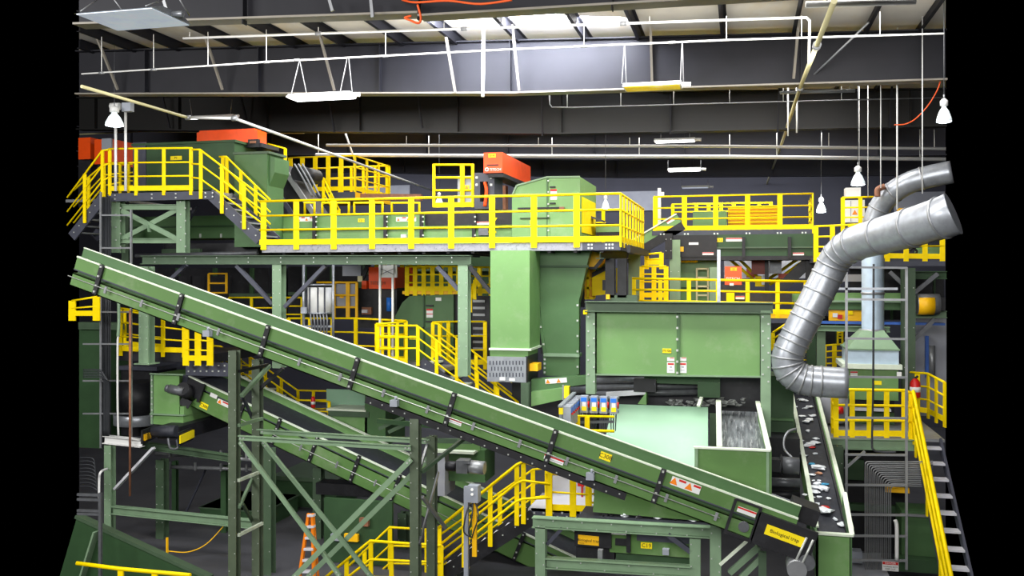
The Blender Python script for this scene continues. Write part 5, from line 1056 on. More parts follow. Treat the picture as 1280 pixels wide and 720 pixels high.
t = T('cabinet', 'white post and box standing at the left end of the right walkway', 'cabinet'); t.add('post', pbox(822, 235, 826, 285, v + .8, .12), 'white'); t.add('head', pbox(826, 240, 830, 246, v + .8, .1), 'white'); t.done()
# dark conveyor hanging below it
t = T('flat_conveyor', 'long dark green conveyor hung below the right upper walkway', 'conveyor'); vv = 26.8
t.add('upper_panel', pbox(846, 293, 1016, 309, vv, .06), 'green_deep'); t.add('lip', pbox(846, 308.5, 1016, 310.5, vv - .06, .1), 'green_frame_dark'); t.add('lower_panel', pbox(846, 310.5, 1016, 320, vv + .02, .06), 'green_deep'); t.add('bottom_rail', pbox(838, 320, 1016, 325, vv - .05, 1.4), 'black')
t.add('drive_end', pbox(841, 294, 896, 321, vv - .1, .1), 'black'); t.add('far_side', pbox(846, 293, 1016, 320, vv + 1.2, .06), 'green_deep')
for x in (929.5, 987): t.add('bracket', pbox(x - 2, 296, x + 2, 322, vv - .12, .1), 'black')
sign(t, 848, 311.5, vv - .1, 13, 6, 'amber_sign'); sign(t, 899, 300, vv, 9, 5, 'yellow_sign', 'C12', .6); sign(t, 917.5, 299.5, vv, 20, 4.5, 'white', band=[(0, .3, 1, .3, 'ink_red')], name='warning_label'); sign(t, 885, 317, vv - .1, 14, 3.5, 'white', name='warning_label', band=[(0, .3, 1, .3, 'ink_red')]); sign(t, 998, 317.5, vv, 14, 3.5, 'white', name='warning_label', band=[(0, .3, 1, .3, 'ink_red')]); sign(t, 867, 304.5, vv - .1, 12, 3, 'white', name='warning_label'); t.done()
column('dark post with bolts under the left end of the right walkway', 836, 292, 26.5, .2, .2, 'black', z1=Z(836, 324, 26.5), bolts=2)
# mid walkway behind the enclosure
vw = 23.6; zw = Z(900, 392, vw)
t = T('platform', 'mid walkway deck behind the top of the big enclosure', 'platform'); t.add('deck', MB().box((U(770, vw), vw, zw - .12), (U(1004, vw), vw + 1.6, zw)), 'amber_sign'); t.add('edge_channel', MB().box((U(770, vw), vw - .04, zw - .22), (U(1004, vw), vw, zw - .1)), 'slate'); t.done()
railpx('long yellow guardrail of the mid walkway behind the big enclosure', [(790, 348, 390, vw), (1010, 352, 394, vw)], [5], pw=.1, nmid=2, r=.03)
railpx('yellow rail stack left of the pale column behind the enclosure', [(802, 333, 372, 24.6), (833, 333, 372, 24.6)], [1], pw=.12, nmid=3)
railpx('small yellow ladder cage piece just right of the main platform corner', [(808, 318, 331, 25.4), (827, 316, 331, 25.4)], [0], pw=.12, nmid=1)
t = T('side_sheet', 'bright green wall panel behind the narrow ladder', 'panel'); t.add('panel', pbox(842, 323, 900, 378, 27.6, .1), 'green'); t.add('shadow_band', pbox(842, 359, 900, 361, 27.55, .05), 'green_deep'); t.done()
t = T('ladder', 'narrow grey ladder against the bright green wall panel', 'ladder'); vl = 27.2
for x in (871, 885): t.add('rail', MB().bar(A(x, 378, vl), A(x, 335, vl), .05, .05), 'pipe_cream')
for j in range(4): t.add('rung', MB().bar(A(871, 336 + j * 11, vl), A(885, 336 + j * 11, vl), .05, .05), 'pipe_cream')
t.done()
beam('post', 'grey steel post with a clamp standing on the enclosure top beam', A(898.5, 312, 20.4), A(898.5, 381, 20.4), .06, .07, 'galv', 'post', 'box')
t = T('sorter_unit', 'orange motor cover on a black unit behind the mid walkway rail', 'machine'); vo = 25.4
t.add('cover', pbox(906, 333, 927, 356, vo, .7), 'orange'); t.add('unit', pbox(902, 356, 935, 380, vo, .9), 'black'); sign(t, 917, 336.5, vo, 8, 4, 'amber_sign', '22', .6); t.add('lettering', text_mb('TITECH', .08, A(916, 348.5, vo - .02), V3((1, 0, 0)), V3((0, 0, 1))), 'white'); t.add('lamp_plate', pbox(912, 354, 917, 357, vo - .05, .05), 'white'); t.add('yellow_stand', pbox(908, 366, 918, 377, vo - .1, .06), 'yellow'); sign(t, 925, 372, vo - .02, 11, 4, 'white', name='warning_label', band=[(0, .3, 1, .3, 'ink_red')]); t.add('bed', pbox(935, 366, 990, 378, vo, 1.), 'black'); t.done()
t = T('cabinet', 'dark red box hanging below the right walkway conveyor', 'cabinet'); t.add('body', pbox(939.5, 325, 956, 343, 27.8, .5), 'dark_red'); t.add('bracket', pbox(956, 325, 961, 372, 27.7, .2), 'black'); t.done()
t = T('cabinet', 'grey box hanging right of the dark red box below the right walkway', 'cabinet'); t.add('body', pbox(962, 325, 977, 342, 27.9, .5), 'motor'); t.add('frame', pbox(961, 324, 978, 326, 27.85, .1), 'slate'); t.done()
for k, (xa, ya, xb, yb) in enumerate(((912, 324, 945, 352), (924, 324, 955, 354), (1008, 324, 962, 356), (997, 324, 952, 355))):
    railpx('yellow stair handrail crossing behind the mid walkway, %s of four' % ORD[k], [(xa, ya, ya + 8, 28.6 + .3 * k), (xb, yb, yb + 8, 28.6 + .3 * k)], [0], nmid=0, toe=False, ends=False, r=.045)
beam('beam', 'thick black slanted stair beam behind the diagonal duct', A(974, 362, 27.3), A(1012, 326, 27.3), .3, .3, 'black', 'beam', 'box')
beam('post', 'black post below the right end of the right walkway', A(1014, 326, 27.2), A(1014, 365, 27.2), .3, .3, 'black', 'post', 'box')
t = T('panel_or_light_patch', 'white lit wall panels far behind the orange motor cover', 'wall panel'); t.add('panel', pbox(905, 322, 1010, 348, 31, .1), 'panel_white'); t.done()
t = T('panel_or_light_patch', 'yellow and orange clutter of panels behind the mid walkway rail', 'panel'); t.add('yellow_panel', pbox(944, 345, 958, 358, 28.2, .1), 'yellow'); t.add('orange_panel', pbox(933, 336, 946, 347, 28.9, .1), 'orange'); t.add('white_panel', pbox(952, 344, 957, 356, 28.1, .05), 'white'); t.add('yellow_strip', pbox(850, 325, 872, 328, 27.3, .1), 'yellow'); t.add('orange_strip', pbox(973, 342, 986, 348, 28.9, .1), 'orange'); t.done()
# electrical cabinets & right platforms
t = T('electrical_cabinet', 'white electrical cabinet with a yellow warning triangle left of the curved duct', 'cabinet'); vc = 26.4
t.add('body', pbox(1056.5, 250, 1081, 278, vc, .5), 'white'); t.add('upper_body', pbox(1057, 234.5, 1076, 246, vc + .2, .4), 'white'); t.add('door_line', pbox(1063, 251, 1064, 277, vc - .01, .02), 'grey_box'); sign(t, 1068.5, 265.5, vc, 6, 5, 'white', tris=[(0, 0, 1.1)]); t.done()
vr = 25.2
t = T('platform', 'small right upper platform behind the galvanised duct', 'platform'); zr = Z(1090, 322, vr); t.add('deck', MB().box((U(1018, vr), vr, zr - .12), (U(1181, vr), vr + 3.5, zr)), 'slate'); t.add('edge_channel', MB().box((U(1018, vr), vr - .04, zr - .22), (U(1181, vr), vr, zr - .1)), 'slate'); t.done()
railpx('yellow guardrail of the small right upper platform, disappearing behind the duct', [(1018, 283, 322, vr - .02), (1180, 276, 324, vr - .02)], [6], pw=.12)
railpx('yellow hooped rail around the white electrical cabinet', [(1053, 247, 285, 25.7), (1098, 246, 284, 25.7)], [1], pw=.1, toe=False)
t = T('sorter_cover', 'orange and green machine ends on the small right upper platform', 'machine'); t.add('green_body', pbox(1152, 309, 1180, 320, vr + .8, 1), 'green'); t.add('orange_box', pbox(1124, 260, 1135, 268, vr + 1.4, .4), 'amber_sign'); t.add('coil', MB().tube(curve([A(1137, 314, vr + .3), A(1141, 310, vr + .3), A(1146, 314, vr + .3), A(1144, 318, vr + .3)]), .03, 6), 'black'); t.done()
t = T('orange_pipe', 'short orange hooked pipe beside the curved duct', 'pipe'); t.add('tube', MB().tube(curve([A(1097, 246, 23.6), A(1097, 238, 23.6), A(1100, 235, 23.6), A(1106, 233, 23.6)]), .07, 10), 'rust'); t.done()
t = T('panel_or_light_patch', 'painted bluish white light patch between the two ducts at the right', 'wall panel'); t.add('panel', pbox(1118, 240, 1181, 270, 45.88, .13), 'concrete_wall'); t.done()  # these pale wall sheets stand in for light falling on the back wall
t = T('panel_or_light_patch', 'painted bluish white light patch far behind the right end of the main platform', 'wall panel'); t.add('panel', pbox(690, 240, 822, 264, 45.88, .13), 'concrete_wall'); t.done()
t = T('panel_or_light_patch', 'painted pale light patch far behind the far yellow platform', 'wall panel'); t.add('panel', pbox(455, 232, 512, 248, 45.88, .13), 'concrete_wall'); t.done()

# ---- ducts
def duct(name, label, path, r, rings, n=24, rs=None, mat='galv', seams=()):
    t = T(name, label, 'duct'); t.add('tube_wall', MB().tube(path, r, n, rs=rs), mat)
    for i in rings:
        a = path[max(i - 1, 0)]; b = path[min(i + 1, len(path) - 1)]; d = (b - a).normalized(); rr = (rs[i] if rs else r)
        t.add('seam_ring', MB().tube([path[i] - d * .02, path[i] + d * .02], rr * 1.05, n), 'steel')
    return t
pa = curve([A(1192, 267, 17.4), A(1178, 272, 17.5), A(1140, 284, 18.0), A(1100, 295, 18.6), A(1068, 305, 19.1), A(1047, 320, 19.4), A(1034, 345, 19.5), A(1012, 388, 19.5), A(992, 427, 19.5), A(984, 447, 19.5), A(988, 464, 19.5), A(1003, 474, 19.5), A(1026, 477, 19.5), A(1059, 479, 19.5)], 4)
rad = []
for i, p_ in enumerate(pa):
    f_ = i / 4; rad.append(.385 - .012 * f_ if f_ < 4 else (.337 - .027 * min(1, f_ - 4)))
t = duct('exhaust_duct', 'thick galvanised duct dropping diagonally from the right edge to an elbow beside the enclosure', pa, .32, [4, 8, 12, 16, 18, 20, 22, 24, 26, 28, 29, 31, 32, 34, 36, 38, 40, 42, 44, 46, 48], rs=rad); t.done()
pb = curve([A(1190, 215, 23.4), A(1165, 220, 23.5), A(1140, 227, 23.6), A(1117, 240, 23.8), A(1102, 256, 24.0), A(1093, 276, 24.1), A(1091, 300, 24.1), A(1091, 340, 24.1), A(1091, 380, 24.1), A(1091, 415, 24.1)], 4)
rb = [.27 - .01 * min(1, i / 20) for i in range(len(pb))]
t = duct('exhaust_duct', 'smooth galvanised duct curving from the right edge down into the green hood', pb[:22], .26, [6, 12, 17, 21], rs=rb[:22]); t.add('lower_tube', MB().tube(pb[21:], .262, 24), 'galv_blue', label='bluish lower tube'); t.add('seam_ring', MB().tube([A(1091, 365, 24.1), A(1091, 368, 24.1)], .28, 24), 'steel'); t.done()
# hood under it
t = T('exhaust_hood', 'green and grey tapered exhaust hood on a green box under the vertical duct', 'hood'); vh = 23.4
def frust(x0, x1, y, vA, vB): return [A(x0, y, vA), A(x1, y, vA), A(x1, y, vA) + V3((0, vB - vA, 0)), A(x0, y, vA) + V3((0, vB - vA, 0))]
lo = frust(1058.5, 1124.5, 437, vh, vh + 1.4); up = [A(1077, 413, vh + .42), A(1105, 413, vh + .42), A(1105, 413, vh + .42) + V3((0, .55, 0)), A(1077, 413, vh + .42) + V3((0, .55, 0))]
t.add('taper', MB().hexa(lo + up), 'green_frame'); t.add('top_collar', MB().tube([A(1091, 416, vh + .7), A(1091, 411, vh + .7)], .31, 24), 'steel')
t.add('grey_band', pbox(1060, 438, 1123.5, 456, vh + .02, 1.36), 'galv_blue'); t.add('rim', pbox(1053, 455.5, 1128, 461.5, vh - .1, 1.6), 'edge'); t.add('rim_flange', pbox(1058, 436, 1125, 438, vh - .03, 1.45), 'green_frame')
t.add('green_body', pbox(1061, 462, 1123, 500, vh + .1, 1.2), 'green'); t.add('dark_slot', pbox(1064, 500, 1118, 515, vh + .3, 1), 'black'); t.add('lower_tray', pbox(1062, 503, 1118, 540, vh + .5, .8), 'green_dark'); t.add('slot_flap', pbox(1066, 511, 1114, 514, vh + .1, .4), 'panel_white')
sign(t, 1096.5, 478.5, vh + .1, 11, 5, 'yellow_sign'); sign(t, 1067.5, 467, vh + .08, 9, 6, 'white', name='warning_label', band=[(0, .3, 1, .3, 'ink_red')]); sign(t, 1124, 468, vh - .05, 6, 6, 'white', name='warning_label'); t.done()
t = T('round_vessel', 'pale round vessel with a red cap beside the left end of the right platform rail', 'vessel'); c = A(1042, 530, 23.6); t.add('shell', MB().lathe(c, [(.05, 0), (.3, .06), (.36, .3), (.36, .6), (.25, .78)], 20), 'concrete_wall'); t.add('cap', MB().tube([A(1044, 513, 23.1), A(1054, 513, 23.1)], .09, 10), 'red'); t.done()
# ---- right platform
vp = 22.0; zp = Z(1090, 546, vp)
t = T('platform', 'right platform with a green edge below the exhaust hood', 'platform'); t.add('deck', MB().box((U(1037, vp), vp, zp - .06), (U(1181, vp), vp + 3.0, zp)), 'steel'); t.add('edge_beam', MB().ibeam(A(1038, 554, vp - .05), A(1142, 556, vp - .05), .24, .2), 'green_frame'); t.add('top_plate', MB().bar(A(1038, 548, vp - .08), A(1132, 549, vp - .08), .12, .04), 'steel'); t.done()
railpx('yellow guardrail with rounded corners along the front of the right platform', [(1040, 484, 541, vp + .3), (1044, 487, 545, vp - .03), (1130, 488, 546, vp - .03), (1139, 491, 547, vp - .03)], [0, 3, 0], pw=.11, r=.035)
railpx('yellow guardrail at the back right of the right platform near the extinguisher', [(1134, 465, 513, 24.8), (1160, 467, 517, 24.6), (1181, 478, 528, 23.6)], [1, 1], pw=.12, r=.03)
# stair of the right platform, descending toward the camera
us = U(1141, vp); top = V3((us + .06, vp, zp - .05)); bot = V3((us + .06, vp - 4.3, zp - 3.25))
stair('stair with pale treads descending from the right platform at the right edge', top, bot, (.5, 0, 0), 12, 'slate', 'panel_white', h=.22)
rail('bright yellow handrail of the stair at the right edge, coming down towards the camera', [(V3((us, vp - .05, zp)), V3((us, vp - .05, zp + 1.06))), (V3((us, vp - .3, zp - .2)), V3((us, vp - .3, zp + .9))), (V3((us, vp - 4.2, zp - 3.2)), V3((us, vp - 4.2, zp - 2.1)))], [0, 2], toe=False, pw=.1, r=.04)
t = T('extinguisher', 'red fire extinguisher hanging at the right platform rail', 'fire extinguisher'); c = A(1144, 497, 23.7); t.add('cylinder', MB().lathe(c, [(.1, 0), (.12, .02), (.12, .36), (.06, .44), (.03, .46)], 16), 'red'); t.add('valve', MB().tube([c + V3((0, 0, .46)), c + V3((.06, 0, .52))], .03, 8), 'black'); t.add('label_band', MB().lathe(c + V3((0, 0, .14)), [(.123, 0), (.123, .12)], 16), 'white'); t.done()
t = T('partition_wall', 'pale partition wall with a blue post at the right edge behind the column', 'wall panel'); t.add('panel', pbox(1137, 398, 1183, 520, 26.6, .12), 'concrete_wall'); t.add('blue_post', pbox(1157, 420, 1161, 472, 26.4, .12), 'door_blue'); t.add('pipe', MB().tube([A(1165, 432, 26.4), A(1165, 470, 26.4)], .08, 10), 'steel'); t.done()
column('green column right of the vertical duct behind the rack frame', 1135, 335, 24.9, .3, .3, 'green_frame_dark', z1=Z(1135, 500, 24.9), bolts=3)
beam('beam', 'green beam right of the column under the small right upper platform', A(1128, 344, 25.3), A(1183, 344, 25.3), .2, .2, 'green_deep', 'beam')
beam('beam', 'green beam carrying the yellow labelled roller at the right', A(1140, 393, 25.4), A(1183, 393, 25.4), .18, .2, 'green_frame', 'beam')
t = T('roller', 'steel roller with a yellow label on the green beam at the right edge', 'roller'); t.add('drum', MB().tube([A(1146, 380, 25), A(1174, 380, 25)], .26, 18), 'steel'); t.add('label_wrap', MB().tube([A(1147, 381, 24.97), A(1167, 381, 24.97)], .255, 18), 'amber_sign'); t.add('end_block', pbox(1168, 372, 1182, 388, 24.9, .4), 'black'); t.done()
for k, (xa, ya, xb, yb) in enumerate(((1143, 366, 1172, 342), (1142, 425, 1168, 399), (1112, 340, 1138, 364))):
    beam('brace', 'slanted grey brace near the column right of the vertical duct, %s of three' % ORD[k], A(xa, ya, 25.2), A(xb, yb, 25.2), .1, .1, 'motor', 'brace', 'box')
# green conveyors behind the diagonal duct
t = T('flat_conveyor', 'green conveyor passing behind the diagonal and vertical ducts', 'conveyor'); vv = 25.6
t.add('upper_panel', pbox(990, 366, 1128, 376, vv, .1), 'green'); t.add('lower_panel', pbox(990, 377, 1128, 387, vv + .1, .1), 'green_dark'); t.add('lip', pbox(990, 375.5, 1128, 378, vv - .06, .1), 'green_frame')
sign(t, 1040, 369.5, vv, 7, 3.5, 'yellow_sign'); t.add('black_gap', pbox(1062, 336, 1130, 366, vv + .6, .2), 'black'); t.add('white_band', pbox(1046, 343, 1082, 352, vv + .4, .05), 'panel_white'); t.done()
t = T('yellow_panel_row', 'yellow clutter panels between the two ducts on the green beam', 'panel'); t.add('panel', pbox(1036, 388, 1078, 401, 25.8, .1), 'amber_sign')
for x, y, c_ in ((1044, 394, 'white'), (1050, 396, 'ink_red'), (1063, 391, 'yellow')): t.add('spot_plate', pbox(x - 3, y - 2.5, x + 3, y + 2.5, 25.75, .05), c_)
t.done()
beam('beam', 'blue topped beam behind the hood, left of the vertical duct', A(1010, 402.5, 25.5), A(1180, 405, 25.5), .06, .3, 'door_blue', 'beam', 'box')
beam('beam', 'sage green beam behind the hood, below the blue topped one', A(1018, 410, 25.3), A(1112, 412, 25.3), .14, .2, 'green_frame', 'beam')
for k, x in enumerate((1014, 1026)): column(['dark green column behind the elbow of the thick duct', 'sage green column behind the elbow of the thick duct, right of the dark one'][k], x, 412, 25.6, .22, .22, ['green_deep', 'green_frame'][k], bolts=0)
railpx('dim yellow guardrail stack behind the hood and the duct elbow', [(1030, 432, 470, 27), (1056, 430, 470, 27)], [1], nmid=4, pw=.12)
railpx('dim yellow guardrail left of the dark column behind the duct elbow', [(990, 440, 470, 27.5), (1012, 440, 470, 27.5)], [1], nmid=2, pw=.1)
railpx('little yellow ladder piece below the sage beam behind the hood', [(1047, 412, 426, 26.2), (1053, 412, 426, 26.2)], [0], nmid=3, pw=.05, toe=False)
railpx('yellow stair rail end beside the right side of the enclosure', [(966, 416, 432, 22.6), (984, 404, 420, 22.6)], [0], nmid=1, toe=False)
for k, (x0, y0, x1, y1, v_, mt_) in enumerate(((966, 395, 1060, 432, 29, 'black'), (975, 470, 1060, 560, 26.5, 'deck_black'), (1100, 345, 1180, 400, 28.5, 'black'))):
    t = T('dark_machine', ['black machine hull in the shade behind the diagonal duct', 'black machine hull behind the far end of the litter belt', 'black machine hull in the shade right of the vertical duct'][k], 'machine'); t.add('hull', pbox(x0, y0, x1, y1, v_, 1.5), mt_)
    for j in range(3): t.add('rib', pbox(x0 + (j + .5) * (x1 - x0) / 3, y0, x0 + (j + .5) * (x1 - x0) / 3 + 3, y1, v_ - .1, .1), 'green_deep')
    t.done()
# ---- grey frame (cable rack) in front of the hood
t = T('cable_rack', 'tall thin grey strut rack standing in front of the exhaust hood', 'cable rack'); vk = 20.8
for x, y0 in ((1058, 334), (1133, 334)): t.add('upright', MB().bar(A(x, y0, vk), A(x, 712, vk), .05, .05), 'steel')
t.add('hanging_cable', MB().tube(curve([A(1092, 330, vk), A(1091.5, 480, vk), A(1090, 550, vk), A(1092, 562, vk - .02), A(1101, 565, vk), A(1120, 565, vk)]), .022, 6), 'cable')
for j, y in enumerate((334, 374, 423, 471, 522, 568, 606, 643, 669.5, 700)): t.add('cross_strut', MB().bar(A(1056, y, vk - .03), A(1134, y + .8, vk - .03), .045, .045), 'steel')
t.add('short_strut', MB().bar(A(1042, 361, vk), A(1122, 361, vk), .05, .05), 'galv'); t.add('diagonal', MB().bar(A(1056, 586, vk + .1), A(1081, 564, vk + .1), .05, .05), 'steel')
sign(t, 1113, 708, vk - .05, 20.5, 11.5, 'white', band=[(0, .33, .96, .3, 'ink_red')], lines=[('DANGER', 0, .33, .2, 'white'), ('CONFINED SPACE', 0, -.05, .13, 'ink'), ('KEEP OUT', 0, -.3, .17, 'ink')], name='danger_sign'); t.done()
for j in range(14):
    x = 1081.5 + j * 2.45; y = 577 + j * 2.3; vj = 20.95 + .03 * j
    m = MB().tube(curve([A(1166, y + 3 * (j / 14) - 1, vj), A(1135, y + .5, vj), A(x + 6, y, vj), A(x + 1.6, y + 2, vj), A(x, y + 7, vj), A(x, 640, vj), A(x, 712, vj)], 4), .0125, 6)
    one('conduit', m, 'steel', 'thin grey conduit bending downward in the right rack, %s from the outside of the bend' % ORD[j], 'conduit', 'conduits bending in the right rack')
m = MB().tube(curve([A(1119, 650, 20.6), A(1121, 660, 20.6), A(1121, 700, 20.6)]), .04, 8); one('conduit', m, 'pipe_white', 'short bright bent conduit low in the right rack above the danger sign', 'conduit')
t = T('dark_machine', 'dark green machine wall behind the right stair at the bottom right', 'machine'); t.add('hull', pbox(1127, 640, 1172, 712, 21.6, .8), 'green_dark'); t.add('base', pbox(1120, 700, 1182, 716, 21.2, .3), 'green_deep'); t.add('top_bar', MB().bar(A(1125, 643, 21.5), A(1172, 646, 21.5), .05, .05), 'steel'); t.done()
t = T('dark_machine', 'dark green hull under the right platform behind the conduits', 'machine'); t.add('hull', pbox(1046, 562, 1135, 690, 23.2, .8), 'black'); t.add('green_rail', pbox(1058, 632, 1135, 640, 22.6, .2), 'green_deep'); t.add('green_panel', pbox(1060, 575, 1080, 600, 22.8, .2), 'green_deep'); t.add('yellow_plate', pbox(1107, 610, 1137, 616, 21.8, .1), 'amber_sign'); t.done()
t = T('grey_table', 'grey table top low at the right in front of the rack', 'table'); t.add('top', MB().prism([A(1064, 724, 21.0), A(1112, 724, 21.0), A(1100, 694, 22.4), A(1064, 694, 22.4)], V3((0, 0, .05))), 'concrete_wall'); t.add('box', pbox(1065, 690, 1078, 704, 21.6, .3), 'grey_box'); t.done()
column('green column left of the right rack under the platform', 1046.5, 557, 21.4, .24, .24, 'green_frame_dark', bolts=4)

# ---- litter conveyor
t = T('inclined_conveyor', 'narrow black belt conveyor carrying scraps towards the camera at the right', 'conveyor')
va, vb = 17.2, 24.6
Ln, Rn, Lf, Rf = A(1019, 668, va), A(1065, 668, va), A(986, 480, vb), A(1018, 487, vb)
za_, zb_ = (Ln.z + Rn.z) / 2, (Lf.z + Rf.z) / 2
uL0, uR0 = Ln.x, Rn.x; uLf, uRf = Lf.x, Rf.x
def bp(s, f, dz=0): # s across 0..1, f along 0..1
    return V3(((uL0 + (uLf - uL0) * f) * (1 - s) + (uR0 + (uRf - uR0) * f) * s, va + (vb - va) * f, za_ + (zb_ - za_) * f + dz))
def strip(s0, s1, z0, z1, f0=0., f1=1.): return MB().hexa([bp(s0, f0, z0), bp(s1, f0, z0), bp(s1, f1, z0), bp(s0, f1, z0), bp(s0, f0, z1), bp(s1, f0, z1), bp(s1, f1, z1), bp(s0, f1, z1)])
t.add('belt', strip(.1, .86, -.06, 0.), 'rubber'); t.add('left_wall', strip(0, .05, -.45, .1), 'green'); t.add('left_edge', strip(-.03, .1, .1, .13), 'edge'); t.add('right_wall', strip(.9, .94, -.45, .1), 'green'); t.add('right_edge', strip(.93, 1.05, .1, .14), 'edge'); t.add('skirt_rubber', strip(.83, .9, -.02, .08), 'black')
t.add('bottom_pan', strip(.02, .95, -.45, -.4), 'green_deep'); t.done()
t = T('chute_box', 'open green chute box below the near end of the litter belt', 'chute'); v0 = 16.95
t.add('front_wall', pbox(1020, 669, 1063, 724, v0 - .25, .05), 'green'); t.add('right_wall', MB().hexa([A(1062, 724, v0 - .25), A(1065, 724, v0 - .25), A(1065, 724, v0 - .25) + V3((0, 1.2, 0)), A(1062, 724, v0 - .25) + V3((0, 1.2, 0)), A(1062, 669, v0 - .25), A(1065, 669, v0 - .25), A(1065, 669, v0 - .25) + V3((0, 1.2, .45)), A(1062, 669, v0 - .25) + V3((0, 1.2, .45))]), 'green_dark')
t.add('front_lip', pbox(1018, 667.5, 1067, 670, v0 - .33, .12), 'edge'); t.add('side_lip', MB().bar(A(1065, 669, v0 - .25), A(1065, 669, v0 - .25) + V3((0, 1.2, .45)), .08, .04), 'edge'); t.add('left_wall', MB().box((U(1020, v0 - .25), v0 - .25, Z(1040, 724, v0 - .25)), (U(1020, v0 - .25) + .04, v0 + .6, Z(1040, 669, v0 - .25))), 'green_dark'); t.done()
t = T('gear_motor', 'black gear motor at the left side of the litter belt', 'motor'); v0 = 19.0
t.add('motor_body', MB().tube([A(975, 581, v0), A(999, 583, v0)], .17, 14), 'motor'); t.add('gear_case', pbox(964, 575, 976, 590, v0 - .15, .3), 'black'); t.add('flange', MB().tube([A(976, 581, v0), A(978, 581, v0)], .2, 14), 'black'); t.add('pipe', MB().tube([A(960, 602, v0 + .3), A(1000, 604, v0 + .3)], .09, 10), 'motor'); t.add('pipe', MB().tube([A(960, 618, v0 + .3), A(1000, 618, v0 + .3)], .08, 10), 'black')
t.add('cable', MB().tube(curve([A(995, 536, 19.6), A(985, 540, 19.4), A(980, 550, 19.3), A(981, 562, 19.2), A(990, 572, 19.1)]), .025, 6), 'steel'); t.done()
t = T('dark_machine', 'dark green machine side between the enclosure post and the litter belt', 'machine'); t.add('hull', pbox(960, 470, 992, 547, 21.2, 1.0), 'green_deep'); t.add('ledge', pbox(960, 523, 992, 526, 21.1, .2), 'green_dark'); t.add('lower_hull', pbox(958, 548, 1000, 640, 20.4, .8), 'black'); t.done()
# scraps on the belt, near to far
sp = []
px_list = [(1053, 657, 'w', 5), (1044, 650, 'w', 4), (1030, 641, 'w', 9), (1022, 638, 'w', 6), (1031, 635.5, 'r', 4), (1021, 631, 'w', 4), (1012, 648, 'w', 2.5), (1015, 622, 'w', 2.5), (1024, 622, 'w', 3), (1006, 619, 'w', 2.5), (1036, 624, 'w', 3), (1019, 616, 'w', 5), (1028, 612, 'w', 6), (1017, 610, 'w', 5),
           (1022, 606, 'w', 5), (1031, 606, 'b', 3), (1033, 614, 'w', 4), (1017, 601, 'w', 2), (1024, 601, 'w', 2), (1014, 594, 'w', 3), (1024, 593, 'o', 4), (1023, 586, 'w', 7), (1015, 581, 'b', 3.5), (1007, 580, 'o', 4), (1000, 568, 'w', 3), (1006, 570, 'w', 3), (1019, 568, 'w', 3), (1013, 557, 'w', 6), (1019, 554, 'w', 4), (1009, 558, 'w', 4), (1016, 560, 'r', 2.5),
           (1020, 549, 'w', 3), (1010, 540, 'w', 4), (1003, 551, 'w', 2), (998, 543, 'w', 3), (1012, 526, 'w', 5), (1008, 528, 'w', 4), (1016, 521, 'w', 4), (1003, 521, 'w', 3), (1012, 510, 'w', 4), (1007, 511, 'w', 3), (1003, 501, 'w', 4), (1008, 502, 'w', 3), (1004, 493, 'w', 5), (1010, 494, 'o', 3), (993, 509, 'w', 2.5)]
def onbelt(px, py):
    a = bp(.1, 0); n_ = (bp(.86, 0) - a).cross(bp(.1, 1) - a); d_ = A(px, py, 20.) - V3((0, 0, CAMZ)); k_ = (a - V3((0, 0, CAMZ))).dot(n_) / d_.dot(n_)
    return V3((0, 0, CAMZ)) + d_ * k_
cmap = {'w': ('scrap_white', 'white'), 'r': ('red', 'red'), 'b': ('scrap_blue', 'blue'), 'o': ('scrap_brown', 'tan')}
def scrap(c, r, seed, flat=.35, jag=.55):
    m = MB(); bmesh.ops.create_icosphere(m.bm, subdivisions=2, radius=1)
    for vtx in m.bm.verts:
        k_ = 1 + jag * (noise.noise(vtx.co * 1.9 + V3((seed * 3.1, seed, 0)))) + .35 * noise.noise(vtx.co * 4.1 + V3((seed, 0, seed)))
        vtx.co = vtx.co * k_; vtx.co.z *= flat; vtx.co.x *= 1 + .5 * math.sin(seed * 2.3)
    ang = seed * 1.7; R = Matrix.Rotation(ang, 3, 'Z')
    for vtx in m.bm.verts: vtx.co = R @ vtx.co * r
    zmin = min(vtx.co.z for vtx in m.bm.verts)
    for vtx in m.bm.verts: vtx.co += c + V3((0, 0, -zmin - .25 * r * flat))
    return m
px_list.sort(key=lambda e: -e[1]); cnt = {}
for i, (x, y, c_, r) in enumerate(px_list):
    P = onbelt(x, y); mt_, cn = cmap[c_]; cnt[cn] = cnt.get(cn, 0) + 1
    one('scrap', scrap(P, r * MPP(x, P.y) * 1.15, i + 1), mt_, 'crumpled %s scrap on the black litter belt, %s %s one from its near end' % (cn, ORD[cnt[cn] - 1], cn), 'scrap', 'scraps on the litter belt')
for i, (x, y, c_, r, lb) in enumerate(((934, 513, 'yellow_sign', 2.5, 'small yellow bottle piece lying in the steel trough'), (932, 517, 'scrap_white', 4, 'white crumpled bag lying in the steel trough'), (935, 543, 'rust', 4, 'brown scrap lying on the streaked steel bed'))):
    vt = 19.6 if y < 530 else 18.1
    zz_ = fz1 - .24 + (zt - .26 - fz1 + .24) * (vt - vf) / (vb + .5 - vf); uu = U(x, vt)
    one('scrap', scrap(V3((uu, vt, zz_)), r * MPP(x, vt), 60 + i, .6), c_, lb, 'scrap')
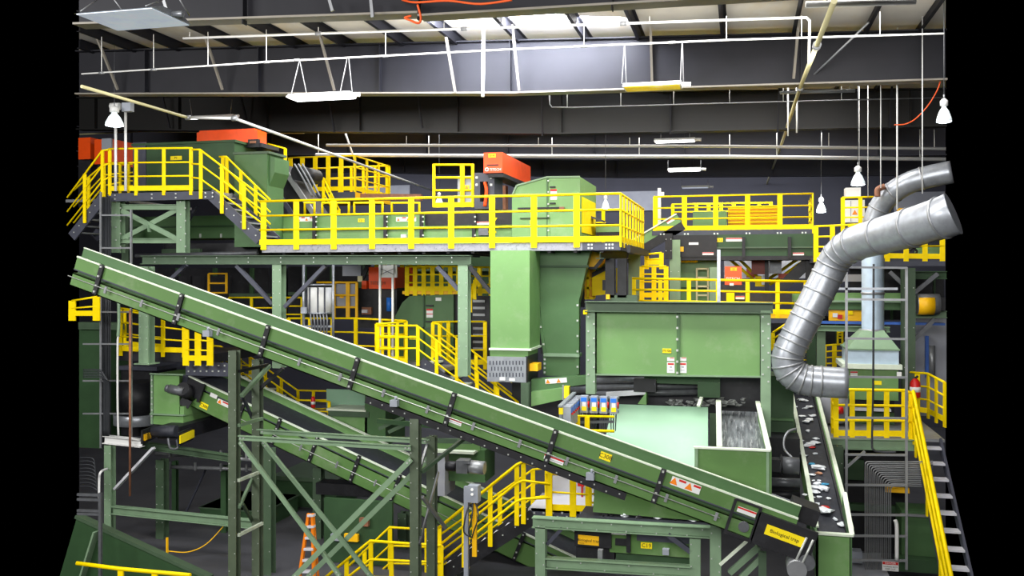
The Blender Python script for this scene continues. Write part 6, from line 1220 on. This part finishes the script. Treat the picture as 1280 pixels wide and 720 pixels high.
for i, (x, w_) in enumerate(((757, 4), (781, 6), (798, 5), (822, 4), (843, 6), (866, 4), (764, 3))):
    P = A(x, 653, 18.7); zl = Z(790, 655, 18.2)
    one('scrap', scrap(V3((U(x, 18.7), 18.7, zl)), w_ * MPP(x, 18.7), 80 + i, .45), 'scrap_white' if i % 2 else 'black', '%s crumpled scrap on the level belt under the pale panel, %s from the left' % ('white' if i % 2 else 'black', ORD[[0, 2, 3, 4, 5, 6, 1][i]]), 'scrap', 'scraps on the level belt')
m = MB(); random.seed(5)
for k in range(60):
    x = random.uniform(835, 930); P = A(x, random.uniform(500, 508), 20.2); r = random.uniform(.02, .06)
    m.hexa([P + V3((random.uniform(-r, r) + dx * r, random.uniform(-r, r) + dy * r, dz * r)) for dz in (0, 1) for dx, dy in ((-1, -1), (1, -1), (1, 1), (-1, 1))])
one('litter_heap', m, 'litter', 'loose grey litter heaped at the dark mouth under the enclosure', 'litter', kind='stuff')
# ================= light: hall lamps over two bays, the skylight, and unseen fill lights added
area('front_fill', (-2.0, -3.0, 10.5), (-3.0, 20, 5.0), 16, 4, 4300, (1, .99, .97))  # unseen fill light added behind the camera for the front faces
area('hall_lamps_bay', (-3.5, 16.2, 12.0), (-3.5, 16.8, 0), 14, 2.4, 1700, (1, .99, .97))
area('hall_lamps_far_bay', (-5.0, 23.2, 12.0), (-5.0, 23.2, 0), 16, 2.2, 1500, (1, .98, .95))
area('pipe_bay_fill', (-6.0, 29.4, 12.0), (-6.0, 29.2, 0), 18, 2.2, 900, (1, 1, 1))  # unseen light added to brighten the two long white pipes
area('back_wall_fill', (-8.0, 41.0, 11.8), (-8.0, 44, 6), 26, 2, 2000, (.9, .93, 1))  # added light, no lamp seen there, to brighten the back wall
area('right_bay_fill', (U(950, 29.6), 29.6, 9.6), (U(950, 31), 31.5, 7.3), 5, .4, 160, (1, 1, 1))  # unseen light put in to brighten the white panels below the walkway
area('roof_fill', (-4.0, 16.6, 10.4), (-4.0, 17.2, 13), 15, .6, 420, (1, .97, .93))  # upward light added to brighten the roof deck
area('skylight_spill', (U(650, 18.5), 18.5, 12.3), (U(650, 20), 20.0, 11.6), 4.2, .3, 1150, (.84, .88, 1))
area('left_fill', (-17, 5, 11.5), (-9, 20, 3), 8, 3, 2400, (1, .99, .97))  # extra unseen light added for the lower left machinery
